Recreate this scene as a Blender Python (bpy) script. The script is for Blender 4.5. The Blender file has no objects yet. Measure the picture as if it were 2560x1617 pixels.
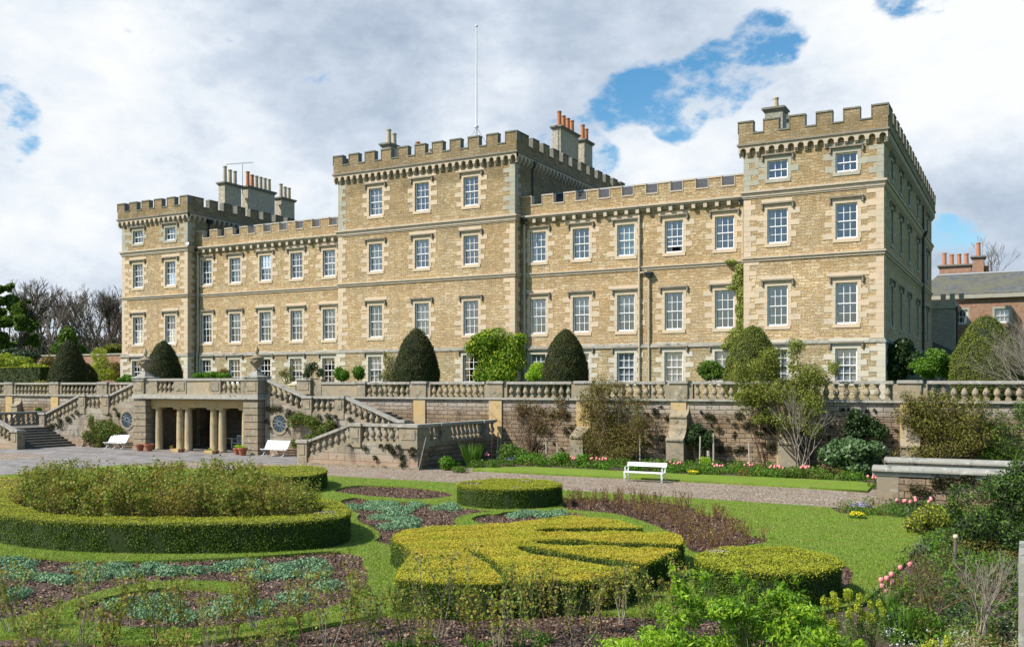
import bpy, bmesh, math, random
import numpy as np
from mathutils import Vector, Matrix
R = math.radians
random.seed(7)
rng = np.random.default_rng(11)
SC = bpy.context.scene
COL = SC.collection

# ------------------------------------------------------------------ camera
# world: X runs along the garden front to the right, Y into the house, Z up, metres
FPX, PSI, HOR, ZC = 2392.0, R(28.43), 962.5, 4.6
SN, CS = math.sin(PSI), math.cos(PSI)
cam_d = bpy.data.cameras.new('camera')
cam = bpy.data.objects.new('camera', cam_d)
COL.objects.link(cam)
cam.location = (0, 0, ZC)
cam.rotation_euler = (R(90), 0, PSI)
cam_d.sensor_width = 36.0
cam_d.lens = 36.0 * FPX / 2560.0
cam_d.shift_y = (HOR - 808.5) / 2560.0
cam_d.clip_start = 0.3
cam_d.clip_end = 6000
SC.camera = cam

def at_z(px, py, z=0.1):            # point of a level plane seen at a pixel of the 2560 px photograph
    d = (ZC - z) * FPX / (py - HOR); r = (px - 1280) / FPX * d
    return (r * CS - d * SN, r * SN + d * CS)
def at_d(px, py, d):                # point at a given distance along the view
    r = (px - 1280) / FPX * d
    return (r * CS - d * SN, r * SN + d * CS, ZC + (HOR - py) / FPX * d)
def at_y(px, py, Y):
    u = (px - 1280) / FPX
    X = Y * (u * CS - SN) / (u * SN + CS); d = -X * SN + Y * CS
    return (X, Y, ZC + (HOR - py) / FPX * d)
def dirpx(px, py):
    v = Vector(((px - 1280) / FPX * CS - SN, (px - 1280) / FPX * SN + CS, (HOR - py) / FPX))
    return v.normalized()

# ------------------------------------------------------------------ nodes helper
class NT:
    def __init__(s, nt): s.nt = nt; s.n = nt.nodes; s.l = nt.links
    def put(s, sock, v):
        if v is None: return
        if hasattr(v, 'is_output') or isinstance(v, bpy.types.NodeSocket): s.l.new(v, sock)
        else:
            if sock.type == 'RGBA' and isinstance(v, (tuple, list)) and len(v) == 3: v = (*v, 1)
            if sock.type == 'RGBA' and isinstance(v, (int, float)): v = (v, v, v, 1)
            sock.default_value = v
    def math(s, op, a, b=None, c=None, clamp=False):
        n = s.n.new('ShaderNodeMath'); n.operation = op; n.use_clamp = clamp
        s.put(n.inputs[0], a); s.put(n.inputs[1], b)
        if c is not None: s.put(n.inputs[2], c)
        return n.outputs[0]
    def vmath(s, op, a, b=None, out=0):
        n = s.n.new('ShaderNodeVectorMath'); n.operation = op
        s.put(n.inputs[0], a); s.put(n.inputs[1], b)
        return n.outputs[out]
    def scale(s, a, v):
        n = s.n.new('ShaderNodeVectorMath'); n.operation = 'SCALE'
        s.put(n.inputs[0], a); s.put(n.inputs[3], v); return n.outputs[0]
    def noise(s, vec, scale, detail=3, rough=.55, out=0, dist=0):
        n = s.n.new('ShaderNodeTexNoise'); s.put(n.inputs['Vector'], vec)
        n.inputs['Scale'].default_value = scale; n.inputs['Detail'].default_value = detail
        n.inputs['Roughness'].default_value = rough; n.inputs['Distortion'].default_value = dist
        return n.outputs[out]
    def voronoi(s, vec, scale, feature='F1', out=0, rand=1):
        n = s.n.new('ShaderNodeTexVoronoi'); n.feature = feature; s.put(n.inputs['Vector'], vec)
        n.inputs['Scale'].default_value = scale; n.inputs['Randomness'].default_value = rand
        return n.outputs[out]
    def mix(s, f, a, b, typ='MIX'):
        n = s.n.new('ShaderNodeMix'); n.data_type = 'RGBA'; n.blend_type = typ
        s.put(n.inputs[0], f); s.put(n.inputs[6], a); s.put(n.inputs[7], b)
        return n.outputs[2]
    def ramp(s, f, stops, interp='LINEAR'):
        n = s.n.new('ShaderNodeValToRGB'); cr = n.color_ramp; cr.interpolation = interp
        while len(cr.elements) < len(stops): cr.elements.new(0.5)
        for e, (p, c) in zip(cr.elements, stops):
            e.position = p
            e.color = (*c, 1) if isinstance(c, (tuple, list)) else (c, c, c, 1)
        s.put(n.inputs[0], f); return n.outputs[0]
    def mr(s, v, a, b, c=0, d=1, smooth=False):
        n = s.n.new('ShaderNodeMapRange')
        if smooth: n.interpolation_type = 'SMOOTHSTEP'
        s.put(n.inputs[0], v)
        for i, x in enumerate((a, b, c, d)): n.inputs[1 + i].default_value = x
        return n.outputs[0]
    def sep(s, v):
        n = s.n.new('ShaderNodeSeparateXYZ'); s.put(n.inputs[0], v); return n.outputs
    def comb(s, x, y, z):
        n = s.n.new('ShaderNodeCombineXYZ')
        for i, v in enumerate((x, y, z)): s.put(n.inputs[i], v)
        return n.outputs[0]
    def pos(s): return s.n.new('ShaderNodeNewGeometry').outputs['Position']
    def island(s): return s.n.new('ShaderNodeNewGeometry').outputs['Random Per Island']
    def bump(s, h, strength=.5, dist=.02):
        n = s.n.new('ShaderNodeBump'); n.inputs['Strength'].default_value = strength
        n.inputs['Distance'].default_value = dist; s.put(n.inputs['Height'], h); return n.outputs[0]

# ------------------------------------------------------------------ sun, sky, exposure
SUN_AZ, SUN_EL = R(40), R(46)       # azimuth measured from the facade's normal towards the left
sdir = Vector((-math.sin(SUN_AZ) * math.cos(SUN_EL), -math.cos(SUN_AZ) * math.cos(SUN_EL), math.sin(SUN_EL)))
sd = bpy.data.lights.new('sun', 'SUN'); sd.energy = 5.0; sd.angle = R(0.6); sd.color = (1.0, .955, .88)
sun = bpy.data.objects.new('sun', sd); COL.objects.link(sun)
sun.rotation_euler = sdir.to_track_quat('Z', 'Y').to_euler(); sun.location = (-40, -40, 60)

w = bpy.data.worlds.new('World'); SC.world = w; w.use_nodes = True
N = NT(w.node_tree); N.n.clear()
sky = N.n.new('ShaderNodeTexSky'); sky.sky_type = 'NISHITA'; sky.sun_disc = False
sky.sun_elevation = SUN_EL
sky.sun_rotation = math.atan2(sdir.x, sdir.y)
tc = N.n.new('ShaderNodeTexCoord').outputs['Generated']
dirv = N.vmath('NORMALIZE', tc)
def blob(px, py, r_in, r_out):
    d = N.vmath('DOT_PRODUCT', dirv, tuple(dirpx(px, py)), out=1)
    return N.mr(d, math.cos(R(r_out)), math.cos(R(r_in)), 0, 1, True)
def addup(lst):
    t = lst[0]
    for q in lst[1:]: t = N.math('ADD', t, q)
    return t
# stretch the cloud noise so that cloud flattens towards the horizon
sx, sy, sz = N.sep(dirv)
cv = N.comb(sx, sy, N.math('MULTIPLY', sz, 1.7))
n1 = N.noise(cv, 4.6, 7, .58, dist=.35)
n2 = N.noise(cv, 14, 5, .62)
n3 = N.noise(cv, 2.6, 3, .5)
BL = [(1850, 175, 4.3), (1750, 225, 3.6), (1650, 250, 3.2), (1930, 110, 3.0), (1460, 350, 3.2), (1560, 250, 2.6), (1420, 395, 3.0), (10, 300, 3.8), (-80, 320, 4.5), (2290, -25, 3.0), (1690, 310, 2.2), (1330, 310, 2.0), (1500, 420, 2.2), (1380, 420, 2.2), (2380, 600, 2.6)]
blue = addup([blob(x, y, .05, r * .88) for x, y, r in BL])
n4 = N.noise(cv, 34, 5, .62)
lump = addup([N.math('MULTIPLY', N.math('SUBTRACT', n1, .5), 3.4), N.math('MULTIPLY', N.math('SUBTRACT', n2, .5), 2.6), N.math('MULTIPLY', N.math('SUBTRACT', n4, .5), 1.6)])
bl = N.math('MINIMUM', N.math('MULTIPLY', blue, .8), .95)
bm_ = N.mr(N.math('ADD', bl, N.math('MULTIPLY', lump, .72)), .58, 1.15, 0, .95, True)
# cloud brightness: white heaps and grey-blue undersides
wht = addup([blob(2350, 220, 3, 12), blob(1700, 400, .5, 6), blob(150, 440, 2, 8), blob(100, 640, 1, 6), blob(1180, 270, .5, 5), blob(560, 420, 1, 6), blob(180, 60, 2, 8), blob(2480, 80, 3, 9)])
gry = addup([blob(900, 90, 2, 9), blob(600, 250, 1, 8), blob(1300, 130, 1, 7), blob(60, 130, 1, 5), blob(2450, 560, 2, 7), blob(900, 200, 1, 6), blob(1650, 60, 1, 7), blob(230, 720, 2, 7), blob(2300, 640, 2, 8), blob(2500, 450, 1, 6), blob(1500, 90, 1, 6)])
cb = N.math('ADD', N.math('SUBTRACT', N.math('MULTIPLY', wht, .24), N.math('MULTIPLY', gry, .17)), .58)
cb = addup([cb, N.math('MULTIPLY', N.math('SUBTRACT', n1, .5), 1.2), N.math('MULTIPLY', N.math('SUBTRACT', n2, .5), .8), N.math('MULTIPLY', N.math('SUBTRACT', n4, .5), .35)])
ccol = N.ramp(cb, [(0, (.38, .47, .60)), (.25, (.50, .59, .71)), (.5, (.65, .73, .84)), (.72, (.82, .88, .95)), (1, (.97, .99, 1.0))])
bgc = N.n.new('ShaderNodeBackground'); N.put(bgc.inputs[0], ccol); bgc.inputs[1].default_value = 0.78
bgs = N.n.new('ShaderNodeBackground')
hsv = N.n.new('ShaderNodeHueSaturation'); hsv.inputs['Saturation'].default_value = 1.45; hsv.inputs['Hue'].default_value = .49
N.put(hsv.inputs['Color'], sky.outputs[0]); N.put(bgs.inputs[0], hsv.outputs[0]); bgs.inputs[1].default_value = 0.125
# unseen sky above and behind is made clear to weaken the fill light
fwd = N.vmath('DOT_PRODUCT', dirv, (-SN, CS, 0.0), out=1)
clear = N.mr(N.math('ADD', fwd, N.math('MULTIPLY', N.math('SUBTRACT', n3, .5), .8)), .78, .42, 0, .94, True)
bm_ = N.math('MAXIMUM', bm_, clear)
ms = N.n.new('ShaderNodeMixShader'); N.put(ms.inputs[0], bm_)
N.l.new(bgc.outputs[0], ms.inputs[1]); N.l.new(bgs.outputs[0], ms.inputs[2])
wo = N.n.new('ShaderNodeOutputWorld'); N.l.new(ms.outputs[0], wo.inputs[0])

SC.view_settings.view_transform = 'Standard'
SC.view_settings.look = 'None'
SC.view_settings.gamma = 1
SC.view_settings.exposure = 0.38
SC.cycles.max_bounces = 5
SC.cycles.diffuse_bounces = 2
SC.cycles.glossy_bounces = 2
SC.cycles.transmission_bounces = 3
SC.cycles.transparent_max_bounces = 6
SC.cycles.caustics_reflective = False
SC.cycles.caustics_refractive = False

# ------------------------------------------------------------------ materials
MATS = {}
def newmat(name):
    m = bpy.data.materials.new(name); m.use_nodes = True
    n = NT(m.node_tree); n.n.clear()
    out = n.n.new('ShaderNodeOutputMaterial')
    b = n.n.new('ShaderNodeBsdfPrincipled')
    n.l.new(b.outputs[0], out.inputs[0]); n.b = b; n.out = out; MATS[name] = m
    return m, n
def simple(name, col, rough=.6, metal=0, noise=.15, nscale=12, bump=0, spec=.4):
    m, n = newmat(name); p = n.pos()
    f = n.noise(p, nscale, 4)
    c = n.mix(n.math('MULTIPLY', n.math('SUBTRACT', f, .3, clamp=True), noise * 4, clamp=True), col, tuple(x * .62 for x in col))
    n.put(n.b.inputs['Base Color'], c); n.b.inputs['Roughness'].default_value = rough
    n.b.inputs['Metallic'].default_value = metal; n.b.inputs['Specular IOR Level'].default_value = spec
    if bump: n.put(n.b.inputs['Normal'], n.bump(n.noise(p, nscale * 4, 4), bump, .01))
    return m

def masonry(name, c1, c2, c3, mortar, bw, rh, msize=.012, warp=.05, lichen=(.33, .35, .27), lich=.35, zones=None, bstr=.6, dark=.3, irregular=.5, stains=None, vein=1.0, streak=0):
    m, n = newmat(name); p = n.pos()
    x, y, z = n.sep(p)
    wn = n.noise(p, 1.6, 3, out=1)
    wv = n.scale(n.vmath('SUBTRACT', wn, (.5, .5, .5)), warp * 2)
    wn2 = n.noise(p, 7, 2, out=1)
    wv = n.vmath('ADD', wv, n.scale(n.vmath('SUBTRACT', wn2, (.5, .5, .5)), warp))
    uv = n.vmath('ADD', n.comb(n.math('ADD', x, y), z, 0), n.comb(n.sep(wv)[0], n.sep(wv)[2], 0))
    def brick(w_, h_, off, ms=msize):
        b = n.n.new('ShaderNodeTexBrick'); n.put(b.inputs['Vector'], n.vmath('ADD', uv, off))
        b.inputs['Scale'].default_value = 1; b.inputs['Brick Width'].default_value = w_; b.inputs['Row Height'].default_value = h_
        b.inputs['Mortar Size'].default_value = ms; b.inputs['Mortar Smooth'].default_value = .35
        b.inputs['Color1'].default_value = (0, 0, 0, 1); b.inputs['Color2'].default_value = (1, 1, 1, 1)
        b.inputs['Mortar'].default_value = (.5, .5, .5, 1); b.offset = .43
        return b.outputs[0], b.outputs[1]
    a, af = brick(bw, rh, (0, 0, 0)); b2, bf = brick(bw * .62, rh * .5, (.31, .0, 0))
    sel = n.mr(n.voronoi(uv, .9 / bw, rand=.9, out=1), .45, .5)
    selx = n.math('GREATER_THAN', n.noise(uv, 1.1 / bw, 1), .5 + (.5 - irregular) * .3)
    t = n.mix(selx, a, b2); mf = n.math('ADD', n.math('MULTIPLY', selx, bf), n.math('MULTIPLY', n.math('SUBTRACT', 1, selx), af))
    base = n.ramp(t, [(0, c1), (.5, c2), (1, c3)])
    fine = n.noise(n.comb(n.math('ADD', x, y), n.math('MULTIPLY', z, 3.0), 0), 5.5, 5, .65)
    base = n.mix(n.mr(fine, .35, .75, 0, .55 * vein), base, tuple(q * .55 for q in c2))
    big = n.noise(p, .35, 4)
    base = n.mix(n.mr(big, .4, .7, 0, lich), base, lichen)
    spots = n.noise(p, 3.2, 5, .7)
    base = n.mix(n.mr(spots, .62, .75, 0, lich * .9), base, tuple(min(1, q * 1.6) for q in lichen))
    if stains:
        st = n.noise(n.comb(n.math('ADD', x, y), n.math('MULTIPLY', z, .35), 0), .9, 5, .65)
        base = n.mix(n.mr(st, .52, .68, 0, stains), base, (.06, .055, .05))
    if streak:      # rain streaks and soot down the wall
        st = n.noise(n.comb(n.math('MULTIPLY', n.math('ADD', x, y), 1.6), n.math('MULTIPLY', z, .22), 0), 1.0, 6, .7)
        base = n.mix(n.mr(st, .50, .72, 0, streak), base, (.20, .17, .12))
        st = n.noise(p, .16, 3, .5); base = n.mix(n.mr(st, .40, .62, 0, .35), base, tuple(q * .80 for q in c1))
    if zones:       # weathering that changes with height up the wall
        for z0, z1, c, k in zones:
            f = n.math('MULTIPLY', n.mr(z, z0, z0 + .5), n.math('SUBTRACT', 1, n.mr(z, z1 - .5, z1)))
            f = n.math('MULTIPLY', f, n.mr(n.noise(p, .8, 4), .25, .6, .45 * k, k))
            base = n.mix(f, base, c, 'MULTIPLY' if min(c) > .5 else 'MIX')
    base = n.mix(n.mr(mf, .15, .8, 0, dark), base, mortar)
    n.put(n.b.inputs['Base Color'], base); n.b.inputs['Roughness'].default_value = .93
    n.b.inputs['Specular IOR Level'].default_value = .15
    h = n.math('SUBTRACT', n.math('ADD', n.math('MULTIPLY', fine, .7), n.math('MULTIPLY', t, .4)), n.math('MULTIPLY', mf, .9))
    n.put(n.b.inputs['Normal'], n.bump(h, bstr, .07))
    return m

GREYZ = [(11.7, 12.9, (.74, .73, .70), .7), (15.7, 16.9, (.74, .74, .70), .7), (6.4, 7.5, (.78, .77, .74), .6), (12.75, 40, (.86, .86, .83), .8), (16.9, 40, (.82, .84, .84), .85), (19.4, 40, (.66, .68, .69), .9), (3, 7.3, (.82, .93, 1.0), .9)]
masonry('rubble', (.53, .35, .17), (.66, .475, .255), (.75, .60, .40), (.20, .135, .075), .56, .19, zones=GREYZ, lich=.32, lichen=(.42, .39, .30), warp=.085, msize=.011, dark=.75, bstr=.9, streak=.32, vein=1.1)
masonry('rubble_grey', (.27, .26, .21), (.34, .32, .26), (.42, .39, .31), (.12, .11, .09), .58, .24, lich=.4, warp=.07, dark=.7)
masonry('garden_masonry', (.20, .13, .075), (.29, .20, .12), (.38, .285, .185), (.045, .032, .022), .70, .25, irregular=.12, lich=.38, lichen=(.33, .29, .22), stains=.85, warp=.04, msize=.016, dark=.9, bstr=1.0,
        zones=[(2.8, 5, (.42, .39, .34), .65)])
masonry('chimney_masonry', (.52, .44, .32), (.60, .52, .39), (.68, .60, .46), (.16, .14, .11), .35, .12, lich=.3, warp=.01, dark=.6)
masonry('pink_rubble', (.30, .15, .09), (.42, .25, .17), (.33, .20, .13), (.40, .27, .19), .4, .28, lich=.25, warp=.14, dark=.4, lichen=(.36, .27, .2))
def ashlar(name, col, grey, k=.5, stains=.35, ns=1.2, yellow=None, spot=.6):
    m, n = newmat(name); p = n.pos()
    isl = n.island()
    c = n.mix(n.math('MULTIPLY', isl, .6), col, tuple(q * .84 for q in col))
    c = n.mix(n.mr(n.noise(p, ns, 5, .6), .42, .62, 0, k), c, grey)
    if yellow: c = n.mix(n.mr(n.noise(p, .45, 3), .5, .62, 0, .8), c, yellow)
    c = n.mix(n.mr(n.noise(p, 3.6, 6, .72), .55, .68, 0, spot), c, (.50, .50, .46))
    c = n.mix(n.mr(n.noise(p, 2.3, 6, .75), .54, .66, 0, stains), c, (.07, .068, .055))
    n.put(n.b.inputs['Base Color'], c); n.b.inputs['Roughness'].default_value = .92; n.b.inputs['Specular IOR Level'].default_value = .15
    n.put(n.b.inputs['Normal'], n.bump(n.noise(p, 14, 5, .65), .35, .02))
    return m
ashlar('dressed', (.62, .48, .33), (.50, .44, .33), k=.65, stains=.2, spot=.3)
ashlar('hood_stone', (.27, .23, .18), (.19, .18, .15), k=.6, stains=.5, spot=.3)  # dark tone combines lichen on top with shade below, put into the colour
ashlar('dressed_base', (.60, .53, .41), (.50, .48, .42), k=.65, stains=.2, spot=.4)
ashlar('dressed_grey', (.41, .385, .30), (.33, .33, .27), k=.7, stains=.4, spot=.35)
ashlar('moulding', (.54, .44, .33), (.42, .38, .30), k=.6, stains=.3, spot=.4)
ashlar('coping', (.36, .33, .28), (.30, .30, .27), k=.6, stains=.85, spot=.9, ns=2.5)
ashlar('balustrade_stone', (.33, .265, .175), (.23, .21, .16), k=.75, stains=.9, spot=.5, ns=2)
ashlar('stair_stone', (.30, .235, .155), (.23, .21, .16), k=.6, stains=.85, ns=.9, spot=.6)
masonry('stair_wall', (.25, .20, .135), (.32, .26, .18), (.38, .31, .225), (.08, .06, .045), 1.1, .42, lich=.55, lichen=(.44, .43, .38), stains=.85, warp=.015, msize=.012, dark=.6, irregular=.1, zones=[(-1, .9, (.42, .25, .15), .5)])
ashlar('ochre_stone', (.52, .36, .16), (.42, .34, .21), k=.6, stains=.35, spot=.2)
ashlar('parapet_stone', (.37, .30, .20), (.27, .25, .19), k=.6, stains=.4, spot=.4, yellow=(.50, .36, .17))
ashlar('column_stone', (.46, .36, .20), (.36, .31, .21), k=.6, stains=.45, spot=.15)
ashlar('grey_coping', (.31, .30, .255), (.24, .235, .20), k=.6, stains=.9, spot=.95, ns=2.4)
ashlar('dark_coping', (.20, .19, .15), (.17, .17, .14), k=.5, stains=.4, spot=.3)
ashlar('white_lichen_stone', (.40, .37, .31), (.30, .29, .25), k=.6, stains=.75, spot=.95, ns=2)
ashlar('step_stone', (.16, .145, .125), (.12, .115, .10), k=.6, stains=.6, spot=.1)
simple('white_paint', (.80, .80, .78), .45, noise=.03)
simple('terracotta_pot', (.46, .19, .085), .8, noise=.12)
simple('buff_pot', (.50, .42, .30), .85, noise=.25, nscale=4)
simple('flower_pot', (.36, .12, .06), .8, noise=.18, nscale=20)
simple('lead', (.20, .22, .23), .5, noise=.1)
simple('light_lead', (.42, .44, .45), .5, noise=.1)
simple('iron', (.03, .032, .035), .5, noise=.05)
simple('stone_pipe', (.48, .40, .28), .6, noise=.1)
simple('white_pole', (.72, .73, .74), .4, noise=.03)
simple('black', (.012, .012, .014), .6, noise=0)
simple('interior', (.05, .048, .045), .9, noise=.1)  # base colour kept near black to stand for unlit rooms
simple('curtain', (.42, .42, .41), .9, noise=.08, nscale=3)
simple('blind', (.70, .72, .74), .8, noise=.03)
simple('curtain_tint', (.40, .56, .52), .8, noise=.05)
simple('red_curtain', (.20, .09, .08), .9, noise=.1)
simple('stake', (.42, .38, .31), .9, noise=.3, nscale=6)
simple('bark', (.085, .065, .045), .95, noise=.3, nscale=5, bump=.5)
simple('grey_bark', (.155, .125, .095), .95, noise=.25, nscale=6)
simple('pale_twig', (.30, .26, .20), .9, noise=.2, nscale=9)
simple('brown_twig', (.15, .085, .05), .9, noise=.25, nscale=9)
simple('red_stem', (.17, .085, .05), .9, noise=.2, nscale=9)
simple('green_stem', (.13, .15, .05), .8, noise=.2, nscale=9)
simple('tulip_pink', (.82, .27, .26), .5, noise=.3, nscale=30)
simple('yellow_flower', (.80, .68, .02), .6, noise=.1)
simple('blue_flower', (.30, .27, .62), .6, noise=.1)
simple('white_flower', (.6, .61, .58), .6, noise=.1)
simple('purple_leaf', (.11, .04, .05), .8, noise=.3, nscale=9)

# glass: partly clear, partly mirror
m, n = newmat('glass'); n.n.remove(n.b)
tr = n.n.new('ShaderNodeBsdfTransparent'); tr.inputs[0].default_value = (.72, .76, .78, 1)
gl = n.n.new('ShaderNodeBsdfGlossy'); gl.inputs['Roughness'].default_value = .02; gl.inputs[0].default_value = (.85, .9, 1, 1)
wv = n.noise(n.pos(), 1.6, 2); n.put(gl.inputs['Normal'], n.bump(wv, .12, .05))
lw = n.n.new('ShaderNodeLayerWeight'); lw.inputs[0].default_value = .35
mx = n.n.new('ShaderNodeMixShader'); n.put(mx.inputs[0], n.math('ADD', n.math('MULTIPLY', lw.outputs[0], .5), .14))
n.l.new(tr.outputs[0], mx.inputs[1]); n.l.new(gl.outputs[0], mx.inputs[2]); n.l.new(mx.outputs[0], n.out.inputs[0])

# slates
def slate(name, c1, c2, moss, mk):
    m, n = newmat(name); p = n.pos(); x, y, z = n.sep(p)
    b = n.n.new('ShaderNodeTexBrick'); n.put(b.inputs['Vector'], n.comb(x, n.math('MULTIPLY', z, 1.0), 0))
    b.inputs['Scale'].default_value = 1; b.inputs['Brick Width'].default_value = .3; b.inputs['Row Height'].default_value = .12
    b.inputs['Mortar Size'].default_value = .01; b.inputs['Color1'].default_value = (*c1, 1); b.inputs['Color2'].default_value = (*c2, 1)
    b.inputs['Mortar'].default_value = (.02, .02, .02, 1)
    c = n.mix(n.mr(n.noise(p, .6, 5, .6), .4, .62, 0, mk), b.outputs[0], moss)
    n.put(n.b.inputs['Base Color'], c); n.b.inputs['Roughness'].default_value = .75
    n.put(n.b.inputs['Normal'], n.bump(b.outputs[1], .5, .03)); return m
slate('slate', (.035, .035, .04), (.07, .068, .075), (.05, .05, .04), .4)
slate('mossy_slate', (.08, .085, .085), (.14, .145, .14), (.13, .125, .07), .75)

def ground_mat(name, cols, scale, bscale, bstr, bdist, rough=.95, patch=None, patchscale=.5, pk=.5):
    m, n = newmat(name); p = n.pos()
    f = n.noise(p, scale, 6, .68)
    c = n.ramp(f, [(.30 + .4 * i / (len(cols) - 1), q) for i, q in enumerate(cols)])
    if patch: c = n.mix(n.mr(n.noise(p, patchscale, 4), .42, .62, 0, pk), c, patch)
    n.put(n.b.inputs['Base Color'], c); n.b.inputs['Roughness'].default_value = rough; n.b.inputs['Specular IOR Level'].default_value = .1
    n.put(n.b.inputs['Normal'], n.bump(n.noise(p, bscale, 5, .7), bstr, bdist)); return m, n
ground_mat('grass_far', [(.04, .075, .015), (.07, .12, .02), (.11, .16, .035)], 3, 20, .8, .05)
m, n = newmat('lawn'); p = n.pos()
xx, yy, zz = n.sep(p)
f = n.noise(n.comb(xx, n.math('MULTIPLY', yy, 1.0), zz), 26, 5, .75)
c = n.ramp(f, [(.28, (.07, .12, .014)), (.45, (.15, .235, .025)), (.58, (.23, .32, .04)), (.75, (.34, .41, .09))])
c = n.mix(n.mr(n.noise(p, .55, 4), .42, .64, 0, .4), c, (.17, .21, .03))
c = n.mix(n.mr(n.noise(p, 1.7, 4, .6), .5, .7, 0, .45), c, (.09, .16, .03))
c = n.mix(n.mr(n.noise(p, .9, 5, .65), .58, .72, 0, .5), c, (.34, .33, .11))
n.put(n.b.inputs['Base Color'], c); n.b.inputs['Roughness'].default_value = .8; n.b.inputs['Specular IOR Level'].default_value = .15
n.put(n.b.inputs['Normal'], n.bump(n.noise(p, 45, 5, .8), 1.0, .035))
m, n = newmat('gravel'); p = n.pos()
v = n.voronoi(p, 15, out=1); vd = n.voronoi(p, 15, out=0)
c = n.ramp(n.sep(v)[0], [(0, (.08, .055, .035)), (.35, (.21, .15, .10)), (.7, (.31, .24, .17)), (1, (.50, .43, .34))])
c = n.mix(n.mr(n.noise(p, 1.2, 5, .6), .4, .65, 0, .45), c, (.20, .14, .09))
c = n.mix(n.mr(n.noise(n.comb(n.math('MULTIPLY', n.sep(p)[0], .25), n.sep(p)[1], 0), 1.4, 3), .5, .62, 0, .35), c, (.36, .31, .25))
n.put(n.b.inputs['Base Color'], c); n.b.inputs['Roughness'].default_value = .9
n.put(n.b.inputs['Normal'], n.bump(n.math('ADD', n.math('MULTIPLY', vd, -1), n.math('MULTIPLY', n.noise(p, 9, 4), .6)), 1.0, .05))
m, n = newmat('soil'); p = n.pos()
v = n.voronoi(p, 22, out=1)
c = n.ramp(n.noise(p, 18, 6, .75), [(.3, (.035, .02, .014)), (.5, (.095, .055, .038)), (.66, (.17, .11, .08)), (.8, (.27, .20, .16))])
c = n.mix(n.mr(n.sep(v)[0], .86, .9, 0, .8), c, (.34, .25, .19))
n.put(n.b.inputs['Base Color'], c); n.b.inputs['Roughness'].default_value = .95
n.put(n.b.inputs['Normal'], n.bump(n.math('ADD', n.noise(p, 12, 6, .75), n.math('MULTIPLY', n.voronoi(p, 22), -.4)), 1.0, .09))
m, n = newmat('paving'); p = n.pos(); x, y, z = n.sep(p)
wv = n.noise(p, 1.2, 3, out=1)
uv = n.vmath('ADD', p, n.scale(n.vmath('SUBTRACT', wv, (.5, .5, .5)), .25))
b = n.n.new('ShaderNodeTexBrick'); n.put(b.inputs['Vector'], uv); b.inputs['Scale'].default_value = 1
b.inputs['Brick Width'].default_value = 1.0; b.inputs['Row Height'].default_value = .55; b.inputs['Mortar Size'].default_value = .022
b.inputs['Color1'].default_value = (.15, .135, .125, 1); b.inputs['Color2'].default_value = (.25, .225, .205, 1); b.inputs['Mortar'].default_value = (.05, .045, .03, 1)
c = n.mix(n.mr(n.noise(p, 1.0, 5, .65), .45, .65, 0, .5), b.outputs[0], (.33, .31, .30))
n.put(n.b.inputs['Base Color'], c); n.b.inputs['Roughness'].default_value = .85
n.put(n.b.inputs['Normal'], n.bump(n.math('ADD', n.math('MULTIPLY', b.outputs[1], -1), n.math('MULTIPLY', n.noise(p, 6, 4), .4)), .6, .03))

def leafmat(name, cols, trans=.3, rough=.55, big=None, bk=.4, bs=.8):
    m, n = newmat(name); p = n.pos()
    k = len(cols) - 1
    c = n.ramp(n.island(), [(i / k, q) for i, q in enumerate(cols)])
    if big: c = n.mix(n.mr(n.noise(p, bs, 3), .42, .6, 0, bk), c, big)
    n.put(n.b.inputs['Base Color'], c); n.b.inputs['Roughness'].default_value = rough; n.b.inputs['Specular IOR Level'].default_value = .25
    t = n.n.new('ShaderNodeBsdfTranslucent'); n.put(t.inputs[0], c)
    mx = n.n.new('ShaderNodeMixShader'); mx.inputs[0].default_value = trans
    n.l.new(n.b.outputs[0], mx.inputs[1]); n.l.new(t.outputs[0], mx.inputs[2]); n.l.new(mx.outputs[0], n.out.inputs[0]); return m
leafmat('yew_leaf', [(.015, .028, .007), (.035, .052, .010), (.085, .095, .018)], .12, .7, (.11, .085, .02), .35)
leafmat('yew_leaf_light', [(.07, .10, .012), (.13, .17, .018), (.20, .23, .03)], .15, .7, (.12, .11, .03), .3)
leafmat('box_side', [(.035, .07, .006), (.075, .13, .010), (.15, .22, .02)], .25, .6)
leafmat('box_gold', [(.30, .26, .02), (.50, .42, .03), (.64, .52, .07)], .25, .6, (.40, .42, .03), .6, .9)
leafmat('box_lime', [(.20, .24, .012), (.34, .36, .02), (.48, .46, .045)], .25, .6, (.34, .36, .03), .5, .9)
leafmat('rose_leaf', [(.12, .19, .02), (.22, .31, .03), (.34, .25, .05), (.32, .40, .06)], .4)
leafmat('rose_red', [(.32, .17, .045), (.26, .25, .04), (.40, .27, .07)], .4)
leafmat('glaucous', [(.11, .21, .095), (.18, .31, .155), (.28, .42, .235)], .15, .8)
leafmat('bright_leaf', [(.20, .36, .015), (.34, .54, .03), (.50, .66, .08)], .5)
leafmat('lime_leaf', [(.26, .34, .02), (.40, .46, .03), (.52, .55, .06)], .4)
leafmat('mid_leaf', [(.06, .12, .014), (.11, .20, .024), (.18, .29, .04)], .35)
leafmat('vivid_leaf', [(.05, .13, .01), (.10, .24, .015), (.18, .34, .03)], .35)
leafmat('dark_leaf', [(.018, .04, .012), (.035, .065, .018), (.06, .10, .03)], .15, .45)
leafmat('olive_leaf', [(.11, .12, .02), (.19, .20, .035), (.29, .29, .06)], .3)
leafmat('bronze_leaf', [(.16, .11, .03), (.23, .18, .04), (.14, .15, .03)], .3)
leafmat('cornelian_leaf', [(.14, .18, .02), (.24, .29, .04), (.36, .40, .08)], .4)
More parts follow.
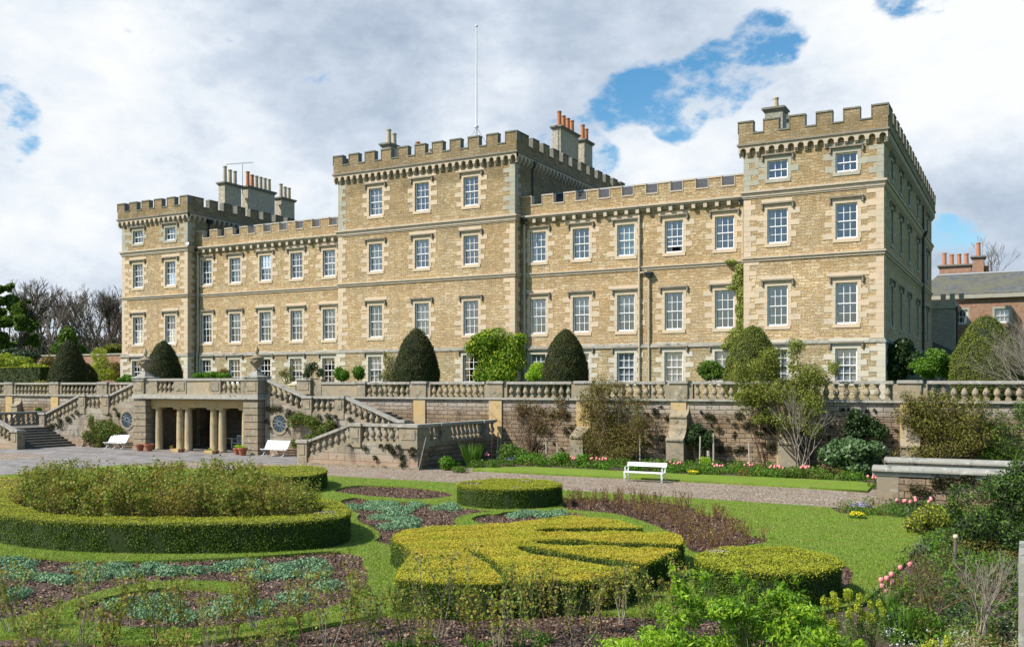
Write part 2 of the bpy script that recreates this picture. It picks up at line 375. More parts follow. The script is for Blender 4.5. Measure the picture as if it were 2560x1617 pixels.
leafmat('golden_ivy', [(.20, .26, .04), (.38, .42, .10), (.52, .54, .20)], .35)
leafmat('viburnum_leaf', [(.035, .075, .02), (.07, .13, .035), (.17, .25, .12)], .1, .4)
leafmat('tuft_leaf', [(.03, .03, .012), (.06, .05, .02), (.05, .065, .02)], .1)
leafmat('wood_leaf', [(.04, .035, .025), (.07, .06, .04), (.05, .055, .025)], .1)
leafmat('grass_blade', [(.05, .12, .015), (.09, .19, .02), (.15, .27, .03)], .3)
leafmat('tree_leaf', [(.05, .10, .012), (.10, .17, .02), (.17, .25, .035)], .35)
leafmat('grey_leaf', [(.16, .20, .16), (.22, .26, .21), (.28, .30, .25)], .2)
simple('hedge_core', (.028, .045, .008), .95, noise=.2)
simple('yew_core', (.014, .02, .008), .95, noise=.2)
MT = MATS

# ------------------------------------------------------------------ object helpers
def tag(o, label=None, cat=None, group=None, kind=None):
    if label: o['label'] = label
    if cat: o['category'] = cat
    if group: o['group'] = group
    if kind: o['kind'] = kind
    return o
def thing(name, label, cat, loc=(0, 0, 0), rotz=0, group=None):
    o = bpy.data.objects.new(name, None); COL.objects.link(o); o.empty_display_size = .2
    o.location = loc; o.rotation_euler = (0, 0, rotz)
    return tag(o, label, cat, group)
def root_loc(p):
    while p is not None and p.parent is not None: p = p.parent
    return p.location.copy() if p is not None else Vector((0, 0, 0))
class MB:
    """collects vertices and faces (numpy friendly); world = True means the given points are in world space"""
    def __init__(s): s.V = []; s.F = []; s.blocks = []; s.nv = 0
    def add(s, verts, faces):
        k = s.nv; s.V.extend(verts); s.nv += len(verts)
        s.F.extend([tuple(i + k for i in f) for f in faces]); return s
    def box(s, x0, x1, y0, y1, z0, z1):
        v = [(x, y, z) for z in (z0, z1) for y in (y0, y1) for x in (x0, x1)]
        return s.add(v, [(0, 2, 3, 1), (4, 5, 7, 6), (0, 1, 5, 4), (2, 6, 7, 3), (0, 4, 6, 2), (1, 3, 7, 5)])
    def hexa(s, b, t):      # four base points, four top points (same winding)
        return s.add(list(b) + list(t), [(3, 2, 1, 0), (4, 5, 6, 7), (0, 1, 5, 4), (1, 2, 6, 5), (2, 3, 7, 6), (3, 0, 4, 7)])
    def lathe(s, prof, n=12, c=(0, 0, 0), sq=False, phase=0):
        V = []; F = []
        for r, z in prof:
            for i in range(n):
                a = 2 * math.pi * (i + .5 * sq) / n + phase
                V.append((c[0] + r * math.cos(a), c[1] + r * math.sin(a), c[2] + z))
        for j in range(len(prof) - 1):
            for i in range(n):
                F.append((j * n + i, j * n + (i + 1) % n, (j + 1) * n + (i + 1) % n, (j + 1) * n + i))
        F.append(tuple(range(n))[::-1]); F.append(tuple((len(prof) - 1) * n + i for i in range(n)))
        return s.add(V, F)
    def tube(s, pts, r, n=6, r1=None):
        pts = [Vector(p) for p in pts]; V = []; F = []
        m_ = len(pts)
        for j, p in enumerate(pts):
            t = (pts[min(j + 1, m_ - 1)] - pts[max(j - 1, 0)]).normalized()
            a = t.cross(Vector((0, 0, 1)) if abs(t.z) < .9 else Vector((1, 0, 0))).normalized(); b = t.cross(a)
            rr = r if r1 is None else r + (r1 - r) * j / (m_ - 1)
            for i in range(n):
                q = 2 * math.pi * i / n; V.append(tuple(p + a * math.cos(q) * rr + b * math.sin(q) * rr))
        for j in range(m_ - 1):
            for i in range(n):
                F.append((j * n + i, j * n + (i + 1) % n, (j + 1) * n + (i + 1) % n, (j + 1) * n + i))
        F.append(tuple(range(n))[::-1]); F.append(tuple((m_ - 1) * n + i for i in range(n)))
        return s.add(V, F)
    def prism(s, poly, y0, y1, axis='y'):   # polygon in (x,z) (or (y,z) for axis x, (x,y) for z) pulled along the axis
        k = len(poly); f = {'y': lambda a, b, t: (a, t, b), 'x': lambda a, b, t: (t, a, b), 'z': lambda a, b, t: (a, b, t)}[axis]
        V = [f(a, b, y0) for a, b in poly] + [f(a, b, y1) for a, b in poly]
        F = [tuple(range(k)), tuple(range(2 * k - 1, k - 1, -1))] + [(i, i + k, (i + 1) % k + k, (i + 1) % k) for i in range(k)]
        return s.add(V, F)
    def map(s, fn): s.V = [fn(*v) for v in s.V]; return s
    def build(s, name, mat, parent=None, local=False, smooth=False):
        off = Vector((0, 0, 0)) if local else root_loc(parent)
        me = bpy.data.meshes.new(name)
        me.from_pydata([(v[0] - off.x, v[1] - off.y, v[2] - off.z) for v in s.V], [], s.F)
        bm = bmesh.new(); bm.from_mesh(me); bmesh.ops.recalc_face_normals(bm, faces=bm.faces); bm.to_mesh(me); bm.free()
        if smooth: me.shade_smooth()
        me.materials.append(MT[mat])
        o = bpy.data.objects.new(name, me); COL.objects.link(o)
        if parent is not None: o.parent = parent
        return o
def npmesh(name, V, F, mat, parent=None, off=None, smooth=False):
    """V (n,3), F (m,k) arrays -> object"""
    if off is None: off = np.array(root_loc(parent))
    me = bpy.data.meshes.new(name); V = (V - off).astype(np.float32); k = F.shape[1]
    me.vertices.add(len(V)); me.vertices.foreach_set('co', V.ravel())
    me.loops.add(F.size); me.loops.foreach_set('vertex_index', F.ravel().astype(np.int32))
    me.polygons.add(len(F)); me.polygons.foreach_set('loop_start', np.arange(0, F.size, k, dtype=np.int32))
    me.update(calc_edges=True)
    if smooth: me.shade_smooth()
    me.materials.append(MT[mat])
    o = bpy.data.objects.new(name, me); COL.objects.link(o)
    if parent is not None: o.parent = parent
    return o
def kids(o): return list(o.children)
def copy_tree(o, parent=None):
    c = o.copy(); COL.objects.link(c); c.parent = parent
    for ch in kids(o): copy_tree(ch, c)
    return c
def place(o, loc, rotz=0, s=1.0, label=None):
    o.location = loc; o.rotation_euler = (0, 0, rotz); o.scale = (s, s, s)
    if label: o['label'] = label
    return o
def sheet(name, poly, z, mat, kind='structure'):
    o = MB().add([(x, y, z) for x, y in poly], [tuple(range(len(poly)))]).build(name, mat)
    return tag(o, kind=kind)

# leaves: an array of small rhombs
def leaf_arrays(P, Nrm, size, aspect=.55, tilt=.6, flat=0.0, droop=0.0):
    n = len(P); s = size * (.6 + .8 * rng.random(n))[:, None]
    nr = Nrm + rng.normal(size=(n, 3)) * tilt; nr[:, 2] += flat
    nr /= np.linalg.norm(nr, axis=1)[:, None] + 1e-9
    a = np.cross(nr, rng.normal(size=(n, 3))); a /= np.linalg.norm(a, axis=1)[:, None] + 1e-9
    if droop: a[:, 2] -= droop; a /= np.linalg.norm(a, axis=1)[:, None] + 1e-9
    b = np.cross(nr, a)
    V = np.empty((n, 4, 3)); V[:, 0] = P; V[:, 1] = P + a * s * .5 + b * s * aspect * .5
    V[:, 2] = P + a * s; V[:, 3] = P + a * s * .5 - b * s * aspect * .5
    V -= (a * s * .5)[:, None, :]
    F = np.arange(n * 4).reshape(n, 4)
    return V.reshape(-1, 3), F
def leaves(name, P, Nrm, size, mat, parent=None, **k):
    V, F = leaf_arrays(P, Nrm, size, **k)
    return npmesh(name, V, F, mat, parent)
def breakup(blobs, k=6, f=.48, seed=1):
    r_ = random.Random(seed + len(blobs)); o = []
    for b in blobs:
        for _ in range(k):
            a = r_.random() * 6.28; h = r_.uniform(-1, 1); q = math.sqrt(1 - h * h); t = r_.uniform(.35, .95); s_ = f * r_.uniform(.6, 1.3)
            o.append((b[0] + b[3] * t * q * math.cos(a), b[1] + b[4] * t * q * math.sin(a), b[2] + b[5] * t * h, b[3] * s_, b[4] * s_, b[5] * s_))
    return o
def blob_points(blobs, n, shell=.55):
    """points spread through several ellipsoids (cx,cy,cz,rx,ry,rz), denser towards the outside"""
    B = np.array(blobs, float); vol = (B[:, 3] * B[:, 4] * B[:, 5]) ** .75; idx = rng.choice(len(B), n, p=vol / vol.sum())
    d = rng.normal(size=(n, 3)); d /= np.linalg.norm(d, axis=1)[:, None]
    r = (shell + (1 - shell) * rng.random(n) ** .5)[:, None]
    r *= 1 + .16 * np.sin(d[:, :1] * 9 + d[:, 1:2] * 7 + idx[:, None]) * np.sin(d[:, 2:3] * 8 + idx[:, None])
    return B[idx, :3] + d * r * B[idx, 3:6], d
def clump_blobs(c, rx, ry, rz, k, sub=.45, seed=None):
    r_ = random.Random(seed if seed is not None else random.random())
    out = []
    for i in range(k):
        a = r_.random() * 2 * math.pi; q = math.sqrt(r_.random()); h = r_.uniform(-1, 1)
        f = math.sqrt(max(0, 1 - h * h))
        s = sub * r_.uniform(.7, 1.25)
        out.append((c[0] + rx * q * f * math.cos(a) * .75, c[1] + ry * q * f * math.sin(a) * .75, c[2] + rz * h * .68, rx * s, ry * s, rz * s))
    return out
def segs_mesh(name, S, mat, parent=None, k=4):
    """S rows: p0(3) p1(3) r0 r1 -> prisms"""
    S = np.array(S, float); n = len(S); p0, p1 = S[:, :3], S[:, 3:6]
    t = p1 - p0; t /= np.linalg.norm(t, axis=1)[:, None] + 1e-9
    up = np.where(np.abs(t[:, 2:3]) < .9, np.array([[0, 0, 1.]]), np.array([[1., 0, 0]]))
    a = np.cross(t, up); a /= np.linalg.norm(a, axis=1)[:, None]; b = np.cross(t, a)
    V = np.empty((n, 2 * k, 3))
    for i in range(k):
        q = 2 * math.pi * i / k; dv = a * math.cos(q) + b * math.sin(q)
        V[:, i] = p0 + dv * S[:, 6:7]; V[:, k + i] = p1 + dv * S[:, 7:8]
    F = np.array([[i, (i + 1) % k, k + (i + 1) % k, k + i] for i in range(k)])
    F = (F[None] + (np.arange(n) * 2 * k)[:, None, None]).reshape(-1, 4)
    return npmesh(name, V.reshape(-1, 3), F, mat, parent)
def grow(p, d, L, r, depth, out, rnd, spread=.5, up=.12, nb=(2, 3), tips=None, shrink=.72, bend=.15, steps=3, rshrink=.62):
    p = Vector(p); d = Vector(d).normalized(); q = p
    for i in range(steps):
        d = (d + Vector((rnd.gauss(0, bend), rnd.gauss(0, bend), rnd.gauss(0, bend) + up * .3))).normalized()
        q2 = q + d * (L / steps); ra = r * (1 - .35 * i / steps); rb = r * (1 - .35 * (i + 1) / steps)
        out.append((*q, *q2, ra, rb)); q = q2
        if depth > 1 and i > 0 and rnd.random() < .35:
            s = Vector((rnd.gauss(0, 1), rnd.gauss(0, 1), rnd.gauss(0, .5) + up)).normalized()
            grow(q, (d + s * spread * 1.6).normalized(), L * shrink * .75, r * rshrink * .7, depth - 2, out, rnd, spread, up, nb, tips, shrink, bend, steps, rshrink)
    if depth <= 0:
        if tips is not None: tips.append(tuple(q))
        return
    for i in range(rnd.randint(*nb)):
        s = Vector((rnd.gauss(0, 1), rnd.gauss(0, 1), rnd.gauss(0, .7) + up)).normalized()
        grow(q, (d + s * spread).normalized(), L * shrink * rnd.uniform(.8, 1.15), r * rshrink, depth - 1, out, rnd, spread, up, nb, tips, shrink, bend, steps, rshrink)

# ==================================================================== SETTING: ground, terrace, lawns
GZ = 0.1
sheet('ground', [(-900, -300), (900, -300), (900, 51.45), (-900, 51.45)], GZ - .03, 'grass_far')
tz = MB().box(-160, 120, 51.4, 51.6, -.5, 3.70); 
sheet('terrace_ground', [(-900, 51.45), (900, 51.45), (900, 3000), (-900, 3000)], 3.75, 'grass_far')
sheet('gravel_path', [(-75, 34), (-44.7, 34), (-44.7, 36.6), (-2, 36.6), (-2, 51.3), (-75, 51.3)], GZ, 'gravel')
sheet('paving', [(-75, 39.8), (-46, 39.8), (-36.9, 42.0), (-36.9, 46.9), (-44.2, 46.9), (-44.2, 54.3), (-54.5, 54.3), (-54.5, 46.9), (-62.2, 46.9), (-62.2, 43.2), (-75, 43.2)], GZ + .006, 'paving')
sheet('paving', [(-54.4, 10), (-44.75, 10), (-44.75, 39.795), (-54.4, 39.795)], GZ + .010, 'paving')
sheet('garden_bed', [(-44.6, 5), (4, 5), (4, 36.5), (-44.6, 36.5)], GZ - .012, 'soil')
sheet('border_bed', [(-28.6, 45.0), (-1.5, 45.0), (-1.5, 51.3), (-28.6, 51.3)], GZ + .02, 'soil')

def from_zoom(ox, oy, s, pts): return [(ox + x * s, oy + y * s) for x, y in pts]
A1 = lambda pts: from_zoom(0, 1150, 1000 / 2408, pts)
A2 = lambda pts: from_zoom(900, 1150, 900 / 2408, pts)
A5 = lambda pts: from_zoom(700, 850, 800 / 2212, pts)
A6 = lambda pts: from_zoom(1400, 850, 1160 / 2408, pts)
def smooth_poly(P, it=2, closed=True):
    P = [Vector(p) for p in P]
    for _ in range(it):
        Q = []
        n_ = len(P)
        for i in range(n_ if closed else n_ - 1):
            a, b = P[i], P[(i + 1) % n_]
            Q += [a * .75 + b * .25, a * .25 + b * .75]
        P = Q
    return [tuple(p) for p in P]
def ground_poly(pix, z=GZ, sm=2): return smooth_poly([at_z(x, y, z) for x, y in pix], sm)

bedA = ground_poly([(-90, 1375), (0, 1389), (104, 1399), (249, 1410), (457, 1404), (664, 1395), (831, 1382), (880, 1384), (918, 1397), (905, 1412), (922, 1432), (922, 1462), (895, 1494), (850, 1518),
                    (790, 1536), (690, 1555), (500, 1582), (290, 1574), (205, 1562), (178, 1540), (218, 1516), (268, 1498), (375, 1477), (500, 1474), (585, 1484), (618, 1492), (628, 1478), (598, 1464),
                    (498, 1457), (374, 1461), (290, 1474), (187, 1503), (120, 1530), (30, 1555), (-90, 1560)])
bedC = ground_poly(A5([(410, 1118), (480, 1104), (560, 1096), (640, 1120), (860, 1124), (1050, 1136), (1230, 1160), (1480, 1186), (1500, 1192), (1380, 1202), (1265, 1222), (1205, 1250), (1215, 1285), (1300, 1330),
                       (1250, 1450), (800, 1450), (690, 1412), (640, 1402), (686, 1380), (688, 1345), (640, 1308), (560, 1280), (520, 1240), (558, 1215), (485, 1190), (440, 1150)]))
bedC2 = ground_poly(A5([(1310, 1250), (1350, 1228), (1440, 1212), (1500, 1216), (1560, 1196), (1800, 1190), (2050, 1196), (2120, 1216), (2050, 1260), (1700, 1300), (1400, 1290)]))
bedD = ground_poly(A5([(350, 1052), (480, 1014), (700, 1012), (1000, 1030), (1190, 1058), (1200, 1090), (1000, 1114), (700, 1096), (450, 1070)]))
bedE = ground_poly([(1395, 1276), (1420, 1254), (1470, 1246), (1600, 1254), (1700, 1262), (1745, 1272), (1737, 1287), (1877, 1303), (1818, 1324), (1945, 1357), (1850, 1372), (1770, 1392), (1722, 1384),
                    (1700, 1345), (1620, 1312), (1560, 1292), (1500, 1284)], sm=1)
bedF = ground_poly([(1735, 1440), (1760, 1500), (1900, 1540), (2080, 1505), (2138, 1455), (2132, 1425), (2100, 1405), (2000, 1480)])
bedG = ground_poly([(972, 1395), (1000, 1392), (1010, 1480), (1300, 1545), (1500, 1540), (1725, 1440), (1725, 1400), (1600, 1500), (1300, 1500), (968, 1500), (990, 1440)], sm=1)
lawn_out = [at_z(-120, 1210), (-44.55, 29.2), (-44.55, 36.1)] + [(-44.0, 36.6), (-23.2, 37.0), (-11.5, 36.35), (-6.4, 36.1)] + \
           [at_z(2100, 1287), at_z(2267, 1298), at_z(2320, 1330), at_z(2310, 1352), at_z(2272, 1396), at_z(2245, 1432), at_z(2193, 1482), at_z(2157, 1515)] + \
           [at_z(2000, 1545), at_z(1700, 1545), at_z(1430, 1536), at_z(1000, 1546), at_z(960, 1540), at_z(700, 1590), at_z(500, 1612), at_z(250, 1612), at_z(100, 1590), at_z(-120, 1610)]
def slab_with_holes(name, outer, holes, z0, z1, mat):
    cu = bpy.data.curves.new(name, 'CURVE'); cu.dimensions = '2D'; cu.fill_mode = 'BOTH'; cu.extrude = (z1 - z0) / 2
    for poly in [outer] + holes:
        s = cu.splines.new('POLY'); s.points.add(len(poly) - 1)
        for p, q in zip(s.points, poly): p.co = (q[0], q[1], 0, 1)
        s.use_cyclic_u = True
    o = bpy.data.objects.new(name, cu); COL.objects.link(o)
    dg = bpy.context.evaluated_depsgraph_get()
    me = bpy.data.meshes.new_from_object(o.evaluated_get(dg)); COL.objects.unlink(o); bpy.data.objects.remove(o)
    me.transform(Matrix.Translation((0, 0, (z0 + z1) / 2))); me.materials.clear(); me.materials.append(MT[mat])
    o = bpy.data.objects.new(name, me); COL.objects.link(o); return tag(o, kind='structure')
slab_with_holes('lawn', lawn_out, [bedA, bedC, bedC2, bedD, bedE, bedF], GZ - .02, GZ + .07, 'lawn')
strip = [at_z(1185, 1174), at_z(1230, 1171), at_z(1330, 1170), at_z(1480, 1177), at_z(1700, 1188), at_z(1900, 1196), at_z(2150, 1208), at_z(2185, 1213), at_z(2168, 1231), at_z(2000, 1220), at_z(1800, 1209),
         at_z(1553, 1196), at_z(1400, 1189), at_z(1290, 1183), at_z(1180, 1178)]
slab_with_holes('lawn_strip', strip, [], GZ - .02, GZ + .09, 'lawn')

# ==================================================================== THE HOUSE
house = thing('country_house', 'long battlemented country house of yellow rubble sandstone with three towers', 'house', (-41, 61, 3.75))
class Frame:        # wall-local coordinates: u along the wall, n outwards, z up
    def __init__(s, o, u, n): s.o = o; s.u = u; s.n = n
    def __call__(s, u, n, z): return (s.o[0] + s.u[0] * u + s.n[0] * n, s.o[1] + s.u[1] * u + s.n[1] * n, z)
def front(Y): return Frame((0, Y), (1, 0), (0, -1))
def right(X): return Frame((X, 0), (0, 1), (1, 0))
def left(X): return Frame((X, 0), (0, 1), (-1, 0))
def fbox(mb, F, u0, u1, n0, n1, z0, z1):
    a = F(u0, n0, z0); b = F(u1, n1, z1)
    return mb.box(min(a[0], b[0]), max(a[0], b[0]), min(a[1], b[1]), max(a[1], b[1]), z0, z1)
def panel(mb, F, u0, u1, z0, z1, holes=(), rev=.3):
    us = sorted({u0, u1, *[q for h in holes for q in h[:2]]}); zs = sorted({z0, z1, *[q for h in holes for q in h[2:]]})
    for a, b in zip(us, us[1:]):
        for c, d in zip(zs, zs[1:]):
            cu, cz = (a + b) / 2, (c + d) / 2
            if any(h[0] < cu < h[1] and h[2] < cz < h[3] for h in holes): continue
            mb.add([F(a, 0, c), F(b, 0, c), F(b, 0, d), F(a, 0, d)], [(0, 1, 2, 3)])
    for h in holes:
        a, b, c, d = h
        for p, q in (((a, c), (a, d)), ((a, d), (b, d)), ((b, d), (b, c)), ((b, c), (a, c))):
            mb.add([F(p[0], 0, p[1]), F(q[0], 0, q[1]), F(q[0], -rev, q[1]), F(p[0], -rev, p[1])], [(0, 1, 2, 3)])
WW = 1.28
LEV = dict(ground=(4.78, 6.84), principal=(8.33, 10.86), second=(13.53, 15.71), attic=(17.6, 18.78), tall_attic=(17.9, 20.06))
wn_rng = random.Random(5)
def window(F, u, z0, z1, stone='dressed', rows=4, curtain=None, openb=False, proj=0, parent=house, name='window', w=WW, hood=True, blocks=True):
    a, b = u - w / 2, u + w / 2; zm = (z0 + z1) / 2
    mb = MB(); fr = .085
    for (n0, y0, y1) in ((-.14, zm, z1 - fr), (-.19, z0 + .09, zm)):
        pass
    # outer sash box
    fbox(mb, F, a, a + fr, -.26, -.12, z0, z1); fbox(mb, F, b - fr, b, -.26, -.12, z0, z1)
    fbox(mb, F, a + fr, b - fr, -.26, -.12, z1 - .07, z1); fbox(mb, F, a + fr, b - fr, -.26, -.08, z0, z0 + .11)
    lift = .42 if openb else 0
    fbox(mb, F, a + fr, b - fr, -.24, -.135, zm - .03, zm + .03)
    if lift: fbox(mb, F, a + fr, b - fr, -.25, -.19, z0 + lift, z0 + lift + .09)
    cols = 3
    for i in range(1, cols):
        x = a + fr + (b - a - 2 * fr) * i / cols
        fbox(mb, F, x - .018, x + .018, -.215, -.165, zm + .03, z1 - .07)
        fbox(mb, F, x - .018, x + .018, -.245, -.195, z0 + .11 + lift, zm - .03)
    for k in range(rows // 2 - 1 if rows > 2 else 0):
        zz = zm + .03 + (z1 - .07 - zm - .03) * (k + 1) / (rows // 2); fbox(mb, F, a + fr, b - fr, -.213, -.167, zz - .016, zz + .016)
        zz = z0 + .11 + lift + (zm - .03 - z0 - .11 - lift) * (k + 1) / (rows // 2); fbox(mb, F, a + fr, b - fr, -.243, -.197, zz - .016, zz + .016)
    wo_ = mb.build(name, 'white_paint', parent)
    g = MB(); g.add([F(a + .05, -.205, zm), F(b - .05, -.205, zm), F(b - .05, -.205, z1 - .03), F(a + .05, -.205, z1 - .03)], [(0, 1, 2, 3)])
    g.add([F(a + .05, -.235, z0 + .05 + lift), F(b - .05, -.235, z0 + .05 + lift), F(b - .05, -.235, zm), F(a + .05, -.235, zm)], [(0, 1, 2, 3)])
    g.build('pane', 'glass', wo_)
    # dressings
    sm = MB(); out = proj + .018; rr = wn_rng
    bh = .36; nb_ = max(2, round((z1 - z0) / bh)); bh = (z1 - z0) / nb_
    if blocks:
        for sgn, e in ((-1, a), (1, b)):
            for k in range(nb_):
                ln = .22 if (k + (sgn > 0)) % 2 else rr.uniform(.50, .80)
                zz = z0 + k * bh
                fbox(sm, F, *(sorted((e, e + sgn * ln))), -.25 if 0 else -.02, out + rr.uniform(0, .006), zz + .006, zz + bh - .006)
        fbox(sm, F, a - .22, b + .22, -.02, out + .004, z1, z1 + .30)
        if rr.random() < .6: fbox(sm, F, a - rr.uniform(.35, .75), b + rr.uniform(.25, .7), -.02, out + .002, z1 + .42, z1 + .64)
        fbox(sm, F, a - .16, b + .16, -.02, out + .03, z0 - .22, z0)
    else:
        fbox(sm, F, a - .2, a, -.02, out, z0, z1); fbox(sm, F, b, b + .2, -.02, out, z0, z1)
        fbox(sm, F, a - .2, b + .2, -.02, out, z1, z1 + .2); fbox(sm, F, a - .2, b + .2, -.02, out + .04, z0 - .15, z0)
    sm.build('surround', stone, wo_)
    if hood:
        h = MB(); zz = z1 + .31
        fbox(h, F, a - .36, b + .36, .0, .17, zz, zz + .10)
        fbox(h, F, a - .36, a - .26, .0, .14, zz - .30, zz); fbox(h, F, b + .26, b + .36, .0, .14, zz - .30, zz)
        h.build('hood_mould', 'hood_stone', wo_)
    # what hangs behind the glass
    if curtain is None: curtain = rr.choice(['side', 'side', 'net', 'dark', 'side', 'dark'])
    c = MB()
    def wavy(x0, x1, n_off, zlo, zhi, k=14, amp=.03):
        V = []; Fc = []
        for i in range(k + 1):
            x = x0 + (x1 - x0) * i / k; o_ = n_off + amp * math.sin(i * 1.9 + x)
            V += [F(x, o_, zlo), F(x, o_, zhi)]
        c.add(V, [(2 * i, 2 * i + 2, 2 * i + 3, 2 * i + 1) for i in range(k)])
    if curtain == 'blind': c.add([F(a, -.3, z0), F(b, -.3, z0), F(b, -.3, z1), F(a, -.3, z1)], [(0, 1, 2, 3)]); c.build('blind', 'blind', wo_)
    elif curtain == 'tint': wavy(a, b, -.34, z0, z1); c.build('curtain', 'curtain_tint', wo_)
    elif curtain == 'net': wavy(a, b, -.4, z0, z1 - .1, 22); c.build('curtain', 'curtain', wo_)
    elif curtain == 'red': wavy(a, b, -.4, z0, z1 - .1, 12); c.build('curtain', 'red_curtain', wo_)
    elif curtain == 'side':
        k_ = rr.uniform(.22, .4); wavy(a, a + k_, -.4, z0, z1, 8); 
        if rr.random() < .6: wavy(b - k_ * .8, b, -.4, z0, z1, 8)
        c.build('curtain', 'curtain', wo_)
    elif curtain == 'half': c.add([F(a, -.33, zm + .35), F(b, -.33, zm + .35), F(b, -.33, z1), F(a, -.33, z1)], [(0, 1, 2, 3)]); wavy(a, a + .3, -.4, z0, z1, 8); c.build('curtain', 'curtain', wo_)
    return wo_
def hole(u, lv, w=WW): z0, z1 = LEV[lv]; return (u - w / 2, u + w / 2, z0, z1)

def quoins(mb, F, u, sgn, z0, z1, rnd, n=.018):
    z = z0; k = rnd.randint(0, 1)
    while z < z1 - .15:
        h = rnd.uniform(.28, .40); ln = rnd.uniform(.7, 1.0) if k % 2 else rnd.uniform(.35, .5)
        a, b = sorted((u, u + sgn * ln)); fbox(mb, F, a - (.018 if sgn > 0 else 0), b + (.018 if sgn < 0 else 0), -.1, n, z + .005, min(z + h, z1) - .005)
        z += h; k += 1

def corbels(parent, F, u0, u1, ztop, ov=.28):
    """arched corbel table below a projecting parapet, wall face at n = 0"""
    L = u1 - u0; nU = max(2, round(L / .6)); w_ = L / nU; r = .19
    zt, zs, zb = ztop - .12, ztop - .46, ztop - .80
    mb = MB()
    for i in range(nU):
        a = u0 + i * w_; c = a + w_ / 2; K = 8
        arc = [(c + r * math.cos(math.pi * j / K), zs + r * math.sin(math.pi * j / K)) for j in range(K + 1)]
        for j in range(K):      # spandrel strips up to the band and soffit
            p, q = arc[j], arc[j + 1]
            mb.add([F(p[0], ov, p[1]), F(q[0], ov, q[1]), F(q[0], ov, zt), F(p[0], ov, zt)], [(0, 1, 2, 3)])
            mb.add([F(p[0], ov, p[1]), F(q[0], ov, q[1]), F(q[0], 0, q[1]), F(p[0], 0, p[1])], [(0, 1, 2, 3)])
        for s0, s1 in ((a, c - r), (c + r, a + w_)):
            mb.add([F(s0, ov, zs), F(s1, ov, zs), F(s1, ov, zt), F(s0, ov, zt)], [(0, 1, 2, 3)])
    for i in range(nU + 1):
        x = u0 + i * w_; x0, x1 = max(x - .11, u0), min(x + .11, u1)
        for q, (n_, za, zb_) in enumerate(((ov - .004, zs - .11, zs), (ov * .68, zs - .22, zs - .115), (ov * .36, zs - .33, zs - .225))): fbox(mb, F, x0, x1, -.05, n_, za, zb_)
    o = mb.build('corbel_table', 'moulding', parent)
    return o
def merlons(mb, cp, F, u0, u1, n, zc, zt, th=.42, ends=True, off=0, frac=.56):
    """n merlons from u0 to u1 (merlon at both ends); crenel floor zc, top zt"""
    L = u1 - u0; mw = frac * L / (n - 1 + frac) if n > 1 else L; gp = (L - n * mw) / (n - 1)
    for i in range(n):
        a = u0 + i * (mw + gp)
        fbox(mb, F, a, a + mw, off - th, off, zc, zt)
        fbox(cp, F, a - .05, a + mw + .05, off - th - .05, off + .05, zt, zt + .10)
        fbox(cp, F, a - .045, a, off - th - .02, off + .03, zc + .09, zt); fbox(cp, F, a + mw, a + mw + .045, off - th - .02, off + .03, zc + .09, zt)
        if i < n - 1: fbox(cp, F, a + mw, a + mw + gp, off - th - .04, off + .045, zc, zc + .09)
qr = random.Random(3)
